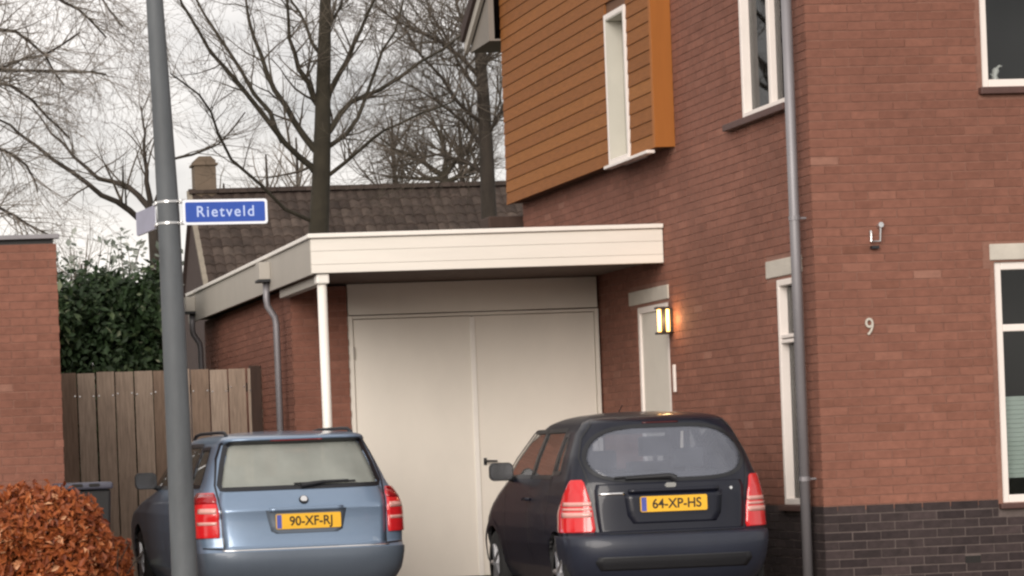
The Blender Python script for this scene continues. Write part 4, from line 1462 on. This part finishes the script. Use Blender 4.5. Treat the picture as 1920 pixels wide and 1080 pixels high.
dh = MB().tube([(-0.775, 1.50, 0.83), (-0.80, 1.53, 0.832), (-0.80, 1.66, 0.832), (-0.775, 1.69, 0.83)], 0.012, 6)
part('door_handle', dh, M['navy_paint'], car, local=True)
an = MB().tube([(0.0, 1.62, 1.48), (0.0, 1.45, 1.56)], [0.006, 0.003], 6)
part('aerial', an, M['dark_plastic'], car, local=True)

# ------------------------------------------------------------------ wheelie bins behind the hedge
def bin_(x, y, z, w_, lab, lid, grp):
    o = thing('wheelie_bin', (x, y, 0), lab, 'bin', grp)
    part('bin_body', MB().prism([(-w_ / 2 + 0.05, 0.06), (w_ / 2 - 0.05, 0.06), (w_ / 2, z - 0.06), (-w_ / 2, z - 0.06)], 'y', -0.28, 0.28), M['bin_body'], o, local=True, bevel=0.02)
    l_ = MB().box(-w_ / 2 - 0.015, w_ / 2 + 0.015, -0.32, 0.30, z - 0.058, z)
    lo_ = part('lid', l_, lid, o, local=True, bevel=0.02, segs=3)
    for xx in (-0.07, 0.07):
        part('grip', MB().prism([(xx + p[0] * 1.0, z - 0.022 + p[1]) for p in rrect(0.09, 0.024, 0.011, 4)], 'y', -0.326, -0.319), M['dark'], lo_, local=True)
    for xx in (-w_ / 2 + 0.04, w_ / 2 - 0.04):
        part('wheel', MB().tube([(xx - 0.02, 0.25, 0.10), (xx + 0.02, 0.25, 0.10)], 0.10, 14), M['rubber'], o, local=True)
bin_(2.19, 23.6, 1.10, 0.42, 'dark bin with blue-grey lid showing behind the orange hedge', M['bin_lid'], None)


# ------------------------------------------------------------------ foliage
def leaf_cloud(n, sample, size, tone_fn, fold=0.25, up=0.3):
    vs, fs, ts = [], [], []
    for _ in range(n):
        p = sample()
        if p is None:
            continue
        p, out = p
        a = Vector((random.gauss(0, 1), random.gauss(0, 1), random.gauss(0, 1) + up))
        a.normalize()
        nrm = (out + Vector((random.gauss(0, .6), random.gauss(0, .6), random.gauss(0, .6)))).normalized()
        a = (a - nrm * a.dot(nrm)).normalized()
        b = nrm.cross(a)
        s = size * random.uniform(0.45, 1.45)
        o = len(vs)
        w_ = s * random.uniform(0.42, 0.6)
        vs += [p - a * s, p + b * w_ + nrm * fold * w_, p + a * s, p - b * w_ + nrm * fold * w_]
        fs += [(o, o + 1, o + 2), (o, o + 2, o + 3)]
        t = tone_fn()
        ts += [t, t]
    m = MB()
    m.v = [tuple(v) for v in vs]
    m.f = fs
    m.t = ts
    m.m = [0] * len(fs)
    return m


# orange beech hedge
hedge = thing('beech_hedge', (1.45, 20.6, 0), 'rounded orange-brown beech hedge at the lower left', 'hedge')

def hedge_top(x):
    return 1.00 + 0.05 * math.sin(x * 4.3 + 0.6) - max(0, x - 1.7) ** 1.5 * 0.95 + 0.05 * noise.noise(Vector((x * 5, 3.3, 0)))

def hedge_sample():
    x = random.uniform(-1.6, 2.22)
    top = hedge_top(x)
    z = random.uniform(0.0, 1.0) ** 0.6 * top
    depth = 0.75
    edge = max(0.0, 1 - max(0, x - 1.85) / 0.38) ** 0.5
    zr = max(0.0, 1 - max(0, z - (top - 0.45)) ** 2 / 0.22) ** 0.5
    hd_ = depth * edge * (0.35 + 0.65 * zr)
    side = random.random()
    y = 20.6 - hd_ * (1 - 0.4 * random.random() ** 2) if side < 0.72 else 20.6 + random.uniform(-hd_, hd_)
    bump = 0.24 * noise.noise(Vector((x * 3.1, y * 3.1, z * 3.1)))
    out = Vector((0.3 * (x - 1.4), -1, 0.7 * (z / max(top, .1))))
    p = Vector((x + bump * 0.3, y + bump, z + (random.gauss(0, 0.035)) + max(0, bump) * 0.5))
    return p, out.normalized()

def hedge_tone():
    r = random.random()
    return random.uniform(0.9, 1.0) if r < 0.05 else min(max(random.gauss(0.45, 0.22), 0), 0.88)
part('leaves', leaf_cloud(30000, hedge_sample, 0.032, hedge_tone, fold=0.5), M['leaf_copper'], hedge, kind='stuff')
st = MB()
for _ in range(160):
    x, y = random.uniform(-1.5, 2.1), 20.6 + random.uniform(-0.4, 0.4)
    tz = hedge_top(x) * random.uniform(0.7, 0.98)
    st.tube([(x, y, -0.1), (x + random.gauss(0, .08), y + random.gauss(0, .08), tz * 0.5), (x + random.gauss(0, .15), y + random.gauss(0, .15), tz)], [0.012, 0.008, 0.003], 4, cap=False)
part('stems', st, M['bark'], hedge)

# dark evergreen behind the fence
bush = thing('evergreen_bush', (3.6, 33.2, 0), 'dark green evergreen bush rising behind the wooden fence', 'bush')
lobes = []
for _ in range(60):
    lobes.append((Vector((random.uniform(2.5, 4.35), 33.2 + random.uniform(-0.7, 0.7), random.uniform(0.9, 3.1))), random.uniform(0.35, 0.6)))
for x in (2.7, 3.0, 3.3, 3.6, 3.95, 4.25):
    lobes.append((Vector((x, 33.0 + random.uniform(-.3, .3), 3.05 + random.uniform(-0.12, 0.12))), 0.38))

def bush_sample():
    c, r = random.choice(lobes)
    d = Vector((random.gauss(0, 1), random.gauss(0, 1), random.gauss(0, 1))).normalized()
    p = c + d * r * random.uniform(0.6, 1.05)
    if p.x > 4.2:
        p.x = 4.2 - random.random() * .4
    if p.z < 0:
        return None
    return p, (d + Vector((0, 0, 0.35))).normalized()

def bush_tone():
    r = random.random()
    return random.uniform(0.93, 1.0) if r < 0.03 else min(max(random.gauss(0.45, 0.22), 0), 0.9)
part('leaves', leaf_cloud(38000, bush_sample, 0.05, bush_tone, up=0.0), M['leaf_green'], bush, kind='stuff')
st = MB()
for _ in range(14):
    x = random.uniform(2.7, 4.2)
    st.tube([(3.5, 33.2, -0.1), (x * .5 + 1.75, 33.2, 1.4), (x, 33.1 + random.gauss(0, .2), random.uniform(2.4, 3.3))], [0.04, 0.025, 0.006], 5, cap=False)
part('stems', st, M['bark'], bush)
# a pale, loosely leaved shrub whose tips stand above the evergreen
shrub = thing('pale_shrub', (3.5, 36.5, 0), 'loose pale grey-green shrub showing above the evergreen bush', 'shrub')
tips = []
st = MB()
for _ in range(46):
    x0 = random.uniform(2.9, 4.7)
    base = Vector((3.6 + random.uniform(-.4, .4), 36.5, 0))
    tip = Vector((x0, 36.5 + random.uniform(-.6, .6), random.uniform(3.4, 4.15)))
    mid = base.lerp(tip, 0.6) + Vector((random.gauss(0, .15), 0, 0.2))
    st.tube([base, mid, tip], [0.02, 0.012, 0.003], 4, cap=False)
    tips += [mid.lerp(tip, q) for q in np.linspace(0.1, 1, 9)]
part('stems', st, M['twig'], shrub)

def shrub_sample():
    p = random.choice(tips)
    return p + Vector((random.gauss(0, .07), random.gauss(0, .07), random.gauss(0, .07))), Vector((0, -0.6, 0.8))
M['leaf_pale'] = tone_mat('pale_leaf', [(0.0, (0.09, 0.11, 0.085)), (0.6, (0.20, 0.22, 0.19)), (1.0, (0.40, 0.42, 0.38))], rough=0.4, mottle=0.2, bump=0, trans=0.2)
part('leaves', leaf_cloud(1700, shrub_sample, 0.055, random.random), M['leaf_pale'], shrub, kind='stuff')


# ------------------------------------------------------------------ bare trees
def grow(mb, p, d, length, r, level, maxl, up, sides, wig=0.22, ratio=0.62, droop=0.0, nchild=(3, 5)):
    n = 5 if level < 2 else 4
    pts = [p.copy()]
    rad = [r]
    dd = d.copy()
    for i in range(n):
        dd = (dd + Vector((random.gauss(0, wig), random.gauss(0, wig), random.gauss(0, wig) + up - droop * level)) * 0.5).normalized()
        p = p + dd * (length / n)
        pts.append(p)
        rad.append(max(r * (1 - 0.75 * (i + 1) / n), 0.0022))
    mb.tube(pts, rad, sides if level < 2 else 3, cap=False)
    if level >= maxl:
        return
    for _ in range(random.randint(*nchild)):
        k = random.randint(1, n)
        base = pts[k]
        ax = Vector((random.gauss(0, 1), random.gauss(0, 1), random.gauss(0, 0.7)))
        nd = (dd * 0.75 + ax.normalized() * random.uniform(0.5, 0.95)).normalized()
        grow(mb, base, nd, length * ratio * random.uniform(0.7, 1.2), max(rad[k] * 0.62, 0.0028), level + 1, maxl, up, sides, wig, ratio, droop, nchild)


def limb(mb, tw, pts, r0, r1, twigs, tl, up=0.08, maxl=2, droop=0.0, sides=6):
    P = [Vector(p) for p in pts]
    fine = []
    for a, b in zip(P[:-1], P[1:]):
        fine.append(a)
        fine.append(a.lerp(b, 0.5) + Vector((random.gauss(0, .03), random.gauss(0, .03), random.gauss(0, .03))) * (b - a).length)
    fine.append(P[-1])
    n = len(fine)
    rad = [r0 + (r1 - r0) * (i / (n - 1)) ** 0.8 for i in range(n)]
    mb.tube(fine, rad, sides, cap=False)
    for _ in range(twigs):
        u = random.uniform(0.15, 1.0) * (n - 1)
        k = min(int(u), n - 2)
        base = fine[k].lerp(fine[k + 1], u - k)
        dr = (fine[k + 1] - fine[k]).normalized()
        ax = Vector((random.gauss(0, 1), random.gauss(0, 0.8), random.gauss(0, 0.8)))
        nd = (dr * 0.7 + ax.normalized() * 0.75).normalized()
        grow(tw, base, nd, tl * random.uniform(0.5, 1.15), max(rad[k] * 0.4, 0.006), 1, 1 + maxl, up, 4, droop=droop)


TG = 'bare winter trees behind the garage'

def tree(loc, label, trunk, r0, r1, limbs, lr, twigs, tl, bark, twig, maxl=2, droop=0.0, up=0.08, name='bare_tree'):
    o = thing(name, loc, label, 'tree', TG)
    mb = MB()
    P = [Vector(p) for p in trunk]
    n = len(P)
    mb.tube(P, [r0 + (r1 - r0) * i / (n - 1) for i in range(n)], 12)
    part('trunk', mb, bark, o, smooth=True)
    lb, tw = MB(), MB()
    for i, L in enumerate(limbs):
        limb(lb, tw, L, lr[i] if hasattr(lr, '__len__') else lr, 0.012, twigs, tl, up, maxl, droop)
    part('branches', lb, bark, o, smooth=True)
    part('twigs', tw, twig, o)
    return o


# the tall straight tree in the middle
t1 = [(7.95, 44.37, -0.1), (7.96, 44.36, 2.5), (7.98, 44.36, 4.78), (8.05, 44.35, 5.61), (8.1, 44.35, 6.36), (8.13, 44.34, 6.94), (8.18, 44.34, 7.69), (8.22, 44.33, 8.35), (8.27, 44.33, 9.35), (8.35, 44.32, 10.6)]
b1 = [[(8.06, 44.36, 5.55), (7.89, 44.37, 5.77), (7.45, 44.12, 6.12), (6.78, 43.9, 6.96), (6.28, 43.66, 7.48), (5.84, 43.41, 8.18), (5.5, 43.15, 8.94)],
      [(8.06, 44.36, 5.9), (7.94, 44.37, 6.06), (7.69, 44.57, 6.5), (7.43, 44.76, 7.02), (7.27, 44.95, 7.61), (7.13, 45.14, 8.17), (7.12, 45.31, 8.53), (7.08, 45.48, 9.33)],
      [(8.11, 44.35, 6.6), (7.99, 44.36, 6.8), (7.72, 44.14, 7.26), (7.55, 43.91, 7.71), (7.5, 43.67, 8.26), (7.42, 43.42, 8.95)],
      [(7.45, 44.3, 6.15), (7.3, 44.44, 6.63), (6.92, 44.79, 7.34), (6.58, 45.14, 8.03), (6.35, 45.47, 8.57), (6.17, 45.79, 9.32)],
      [(7.9, 44.38, 4.9), (7.03, 43.97, 5.46), (6.33, 43.55, 6.23), (6.0, 43.09, 6.76), (5.52, 42.65, 7.03)],
      [(8.1, 44.33, 6.2), (8.24, 44.33, 6.35), (8.61, 44.59, 6.78), (9.12, 44.83, 6.99), (9.84, 45.04, 7.45), (10.33, 45.29, 7.71), (10.87, 45.52, 8.07)],
      [(8.14, 44.33, 6.7), (8.23, 44.33, 6.91), (8.46, 44.05, 7.34), (8.65, 43.78, 7.78), (8.83, 43.5, 8.21), (8.95, 43.24, 8.73)],
      [(8.04, 44.34, 5.4), (8.16, 44.34, 5.61), (8.6, 43.91, 5.96), (8.9, 43.5, 6.2), (9.37, 43.06, 6.39), (9.8, 42.63, 6.51)],
      [(8.08, 44.34, 5.9), (8.18, 44.34, 6.06), (8.7, 44.53, 6.52), (9.08, 44.73, 7.36), (9.43, 44.94, 7.92), (9.68, 45.16, 8.72)],
      [(8.18, 44.33, 7.6), (8.23, 44.33, 7.85), (8.56, 44.8, 8.34), (8.84, 45.27, 9.01)],
      [(8.15, 44.35, 7.3), (8.1, 44.35, 7.52), (7.98, 44.76, 8.01), (7.82, 45.19, 8.5), (7.69, 45.61, 9.09)]]
tree((7.95, 44.37, 0), 'tall bare tree with straight thick trunk and fanning limbs in the middle', t1, 0.185, 0.06, b1,
     [0.066, 0.07, 0.062, 0.046, 0.033, 0.06, 0.06, 0.042, 0.05, 0.045, 0.042], 13, 1.15, M['bark_moss'], M['twig'], up=0.1)
# crooked tree behind the lamp post
b2 = [[(5.99, 49.64, 5.6), (5.76, 49.38, 5.43), (5.35, 49.14, 5.73), (4.84, 48.92, 6.03), (4.24, 48.7, 6.43), (3.65, 48.48, 6.87), (3.33, 48.24, 7.07), (2.79, 48.01, 7.28)],
      [(5.99, 49.64, 5.6), (5.94, 49.81, 5.72), (5.65, 50.02, 6.07), (5.16, 50.24, 6.24), (4.77, 50.46, 6.65), (4.39, 50.67, 7.11), (4.09, 50.88, 7.61)],
      [(6.0, 49.64, 5.56), (5.93, 49.65, 6.12), (5.92, 49.65, 6.49), (5.94, 49.65, 6.95), (5.89, 49.65, 7.42)],
      [(6.03, 49.64, 5.65), (6.39, 49.84, 6.5), (6.8, 50.05, 6.6), (7.31, 50.24, 6.8), (7.83, 50.42, 7.37)]]
tree((6.1, 49.63, 0), 'crooked bare tree half hidden by the lamp post, limbs reaching left', [(6.1, 49.63, -.1), (6.08, 49.63, 2.5), (6.05, 49.63, 4.07), (6.03, 49.64, 4.91), (6.0, 49.64, 5.62)],
     0.14, 0.085, b2, [0.07, 0.07, 0.06, 0.035], 12, 1.2, M['bark'], M['twig'], up=0.05)
# tree at the right, beside the bay
b3 = [[(12.28, 50.89, 6.56), (11.97, 51.27, 7.19), (11.58, 51.65, 7.63), (11.18, 52.03, 7.99)], [(12.26, 50.9, 7.62), (11.92, 51.27, 8.26), (11.73, 51.63, 8.9), (11.53, 51.99, 9.55)],
      [(12.29, 50.89, 6.17), (11.95, 51.27, 6.51), (11.54, 51.65, 6.66), (11.02, 52.05, 6.52)], [(12.24, 50.9, 8.0), (12.6, 51.36, 8.84), (12.86, 51.83, 9.79)],
      [(12.23, 50.9, 8.39), (11.99, 51.43, 9.25), (11.94, 51.94, 10.12)], [(12.27, 50.9, 7.1), (11.7, 50.6, 7.5), (11.0, 50.3, 8.3), (10.5, 50.1, 9.0)],
      [(12.25, 50.9, 7.9), (11.6, 50.7, 8.5), (10.9, 50.5, 8.8), (10.2, 50.3, 9.2)], [(12.28, 50.89, 6.9), (12.5, 50.6, 7.3), (12.75, 50.4, 8.0)]]
tree((12.3, 50.89, 0), 'dark bare tree with dense twigs standing beside the wooden bay', [(12.3, 50.89, -.1), (12.29, 50.89, 4.34), (12.28, 50.89, 5.5), (12.28, 50.89, 6.56), (12.26, 50.9, 7.62), (12.23, 50.9, 8.39), (12.17, 50.91, 9.36), (12.11, 50.91, 10.4)],
     0.17, 0.07, b3, 0.045, 40, 1.5, M['bark'], M['twig'], up=0.03)
b4 = [[(13.27, 58.83, 6.96), (12.82, 58.89, 7.31), (12.27, 58.95, 7.56), (11.84, 59.0, 7.91)], [(13.27, 58.83, 6.96), (13.27, 58.83, 7.63), (12.97, 58.87, 8.42)],
      [(13.27, 58.83, 6.96), (13.7, 58.78, 7.39), (14.05, 58.74, 7.93)], [(13.28, 58.83, 6.8), (13.8, 58.77, 7.05), (14.14, 58.73, 7.26)],
      [(13.26, 58.83, 6.91), (12.69, 58.9, 6.93), (12.03, 58.98, 7.01)]]
K4 = 1.33
def back(p):
    return (p[0] * K4, p[1] * K4, (p[2] - 1.25) * K4 + 1.25)
tree((13.28 * K4, 58.83 * K4, 0), 'low spreading bare tree above the tiled roof, left of the bay', [(13.28 * K4, 58.83 * K4, -.1)] + [back(p) for p in ((13.28, 58.83, 5.52), (13.29, 58.83, 6.41), (13.27, 58.83, 6.96))], 0.2, 0.12, [[back(p) for p in L] for L in b4], 0.09, 26, 1.5,
     M['bark_moss'], M['twig'], up=0.05)
# tree beyond the left edge, its twigs hanging into the sky
b6 = [[(1.78, 40.08, 5.55), (2.33, 40.01, 6.42), (2.79, 39.95, 6.78), (3.38, 39.88, 6.94), (3.91, 39.82, 7.25)], [(1.72, 40.08, 5.93), (2.37, 40.01, 7.31), (3.03, 39.93, 7.29), (3.42, 39.88, 6.94), (3.66, 39.85, 6.52)],
      [(1.74, 40.08, 6.3), (2.27, 40.02, 6.87), (2.79, 39.95, 6.76), (3.89, 39.82, 6.7), (4.25, 39.78, 6.65)], [(1.73, 40.08, 7.04), (2.53, 39.99, 7.9), (3.27, 39.9, 7.94), (3.92, 39.82, 7.55), (4.27, 39.77, 7.16)],
      [(1.75, 40.08, 4.67), (2.3, 40.01, 5.68), (2.74, 39.96, 5.67), (3.1, 39.92, 5.43), (3.24, 39.9, 5.05)], [(1.73, 40.08, 6.15), (2.41, 40.0, 6.64), (2.92, 39.94, 6.55), (3.42, 39.88, 6.08), (3.71, 39.84, 5.78)],
      [(1.74, 40.08, 7.34), (2.4, 40.0, 8.2), (3.29, 39.89, 8.31), (4.15, 39.79, 7.84), (4.5, 39.75, 7.3)], [(1.81, 40.07, 4.37), (2.27, 40.02, 4.79), (2.71, 39.96, 4.85), (3.07, 39.92, 4.62), (3.36, 39.89, 4.46)]]
tree((1.69, 40.09, 0), 'bare tree beyond the left edge with fine twigs drooping into the sky', [(1.69, 40.09, -.1), (1.69, 40.09, 1.11), (1.73, 40.08, 4.07), (1.72, 40.08, 5.93), (1.72, 40.08, 7.78)], 0.2, 0.1, b6, 0.038, 28, 0.95,
     M['bark'], M['twig_pale'], droop=0.03, up=0.0)

# far, hazy-looking trees of fine upright twigs
def far_tree(x, y, h, w_, label, n, m):
    o = thing('bare_tree', (x, y, 0), label, 'tree', 'far bare trees on the skyline')
    mb = MB()
    mb.tube([(x, y, -.1), (x + .05, y, h * 0.5), (x, y, h * 0.92)], [0.22, 0.14, 0.03], 8)
    part('trunk', mb, M['bark'], o)
    tw = MB()
    for _ in range(n):
        z = random.uniform(0.35, 0.85) * h
        a = random.uniform(0, 2 * PI)
        d = Vector((math.cos(a) * 0.7, math.sin(a) * 0.5, 0.9)).normalized()
        grow(tw, Vector((x, y, z)), d, w_ * random.uniform(0.5, 1.0), 0.035, 1, 3, 0.12, 4)
    part('twigs', tw, m, o)
far_tree(15.2, 93.8, 12.2, 1.9, 'slim pale bare tree on the skyline right of the chimney', 26, M['twig_pale'])
far_tree(16.4, 94.8, 12.9, 2.0, 'grey bare tree on the skyline just left of the thick trunk', 28, M['twig_pale'])
far_tree(16.6, 80.0, 11.6, 2.6, 'broad bare tree over the tiled roof right of the thick trunk', 34, M['twig'])
far_tree(19.0, 82.0, 11.9, 2.6, 'bare tree over the tiled roof nearest the bay', 34, M['twig'])
far_tree(13.2, 90.0, 10.8, 2.0, 'low bare tree on the skyline behind the chimney', 22, M['twig_pale'])
far_tree(8.6, 90.0, 8.2, 2.2, 'far bare tree low on the skyline left of the lamp post', 26, M['twig_pale'])
far_tree(6.2, 88.0, 7.6, 2.2, 'far bare tree low on the skyline above the outbuilding', 24, M['twig_pale'])

# ------------------------------------------------------------------ old house with the tiled roof
farm = thing('tiled_house', (9.56, 68.2, 0), 'older house with brown tiled roof and square chimney behind the garage', 'house')
FX0, FX1, FRY, FRZ, FEY = 9.58, 19.5, 71.4, 7.92, 68.0
slope = math.radians(45)
fz = FRZ - (FRY - FEY) * math.tan(slope)
w = MB()
w.prism([(FEY + 0.3, -0.16), (FRY + 3.1, -0.16), (FRY + 3.1, fz + 0.15), (FRY, FRZ - 0.16), (FEY + 0.3, fz + 0.15)], 'x', FX0 + 0.1, FX1 - 0.1)
part('wall', w, M['render_dark'], farm)
rf = MB()
rf.prism([(FEY, fz), (FRY, FRZ), (FRY + 3.4, fz), (FRY + 3.4, fz - 0.1), (FRY, FRZ - 0.12), (FEY, fz - 0.1)], 'x', FX0 + 0.02, FX1)
fr_ = part('roof', rf, M['render_dark'], farm)
TWD, TLN = 0.262, 0.33
rows_n = int((FRY - FEY) / math.cos(slope) / TLN)
cache = {}
rest = MB()
cnt = 0
def tile_mb(tone):
    m = MB()
    n = 6
    vs = []
    for e in (0.0, 1.0):
        for i in range(n + 1):
            u = i / n
            h = 0.042 * math.sin(u * PI * 1.35) + 0.03
            vs.append((u * (TWD + 0.012), (e * (TLN + 0.03)) * math.cos(slope), e * (TLN + 0.03) * math.sin(slope) + h * 0.75 + (0.035 if e == 0 else 0.0)))
    for i in range(n + 1):
        vs.append((vs[i][0], vs[i][1] + 0.02, vs[i][2] - 0.05))
    fs = [(i, i + 1, n + 2 + i, n + 1 + i) for i in range(n)] + [(2 * (n + 1) + i, 2 * (n + 1) + i + 1, i + 1, i) for i in range(n)]
    return m.add(vs, fs, tone)
for c_ in range(int((FX1 - FX0) / TWD)):
    for r_ in range(rows_n):
        x = FX0 + 0.06 + c_ * TWD
        d = r_ * TLN
        y, z = FEY + d * math.cos(slope), fz + d * math.sin(slope) + random.uniform(0, 0.012)
        tn = min(max(0.45 + 0.25 * noise.noise(Vector((x * 0.9, d * 1.3, 2))) + random.gauss(0, 0.2), 0), 1)
        vis = (z > 6.95 and x < 17.3) or (x < 12.8 and z > 5.2)
        if vis and cnt < 300 and (x < 12.8 or z > 7.1):
            key = round(tn * 9)
            if key not in cache:
                cache[key] = tile_mb(key / 9).mesh('roof_tile', M['tile'])
            link('roof_tile', cache[key], fr_, (x, y, z))
            cnt += 1
        else:
            t_ = tile_mb(tn)
            rest.add([(a + x, b + y, c2 + z) for (a, b, c2) in t_.v], t_.f, tn)
part('tile_courses', rest, M['tile'], fr_, kind='stuff')
rg_ = MB()
x = FX0
while x < FX1:
    rg_.prism([(FRY - 0.16, FRZ - 0.02), (FRY - 0.08, FRZ + 0.1), (FRY + 0.08, FRZ + 0.1), (FRY + 0.16, FRZ - 0.02)], 'x', x, x + 0.36, tone=random.random() * .5)
    x += 0.37
part('ridge_tiles', rg_, M['tile'], fr_)
vg = MB().prism([(FEY, fz - 0.08), (FRY, FRZ - 0.08), (FRY, FRZ + 0.06), (FEY, fz + 0.06)], 'x', FX0 - 0.05, FX0 + 0.07)
part('verge', vg, M['verge'], fr_)
ch = MB().box(9.74, 10.28, FRY - 0.1, FRY + 0.5, FRZ - 0.4, 8.72).box(9.69, 10.33, FRY - 0.15, FRY + 0.55, 8.60, 8.66)
cho = part('chimney', ch, M['chimney'], fr_, bevel=0.01)
part('chimney_cap', MB().prism([(9.74, 8.722), (10.28, 8.722), (10.16, 8.83), (9.86, 8.83)], 'y', FRY - 0.1, FRY + 0.5), M['chimney'], fr_)
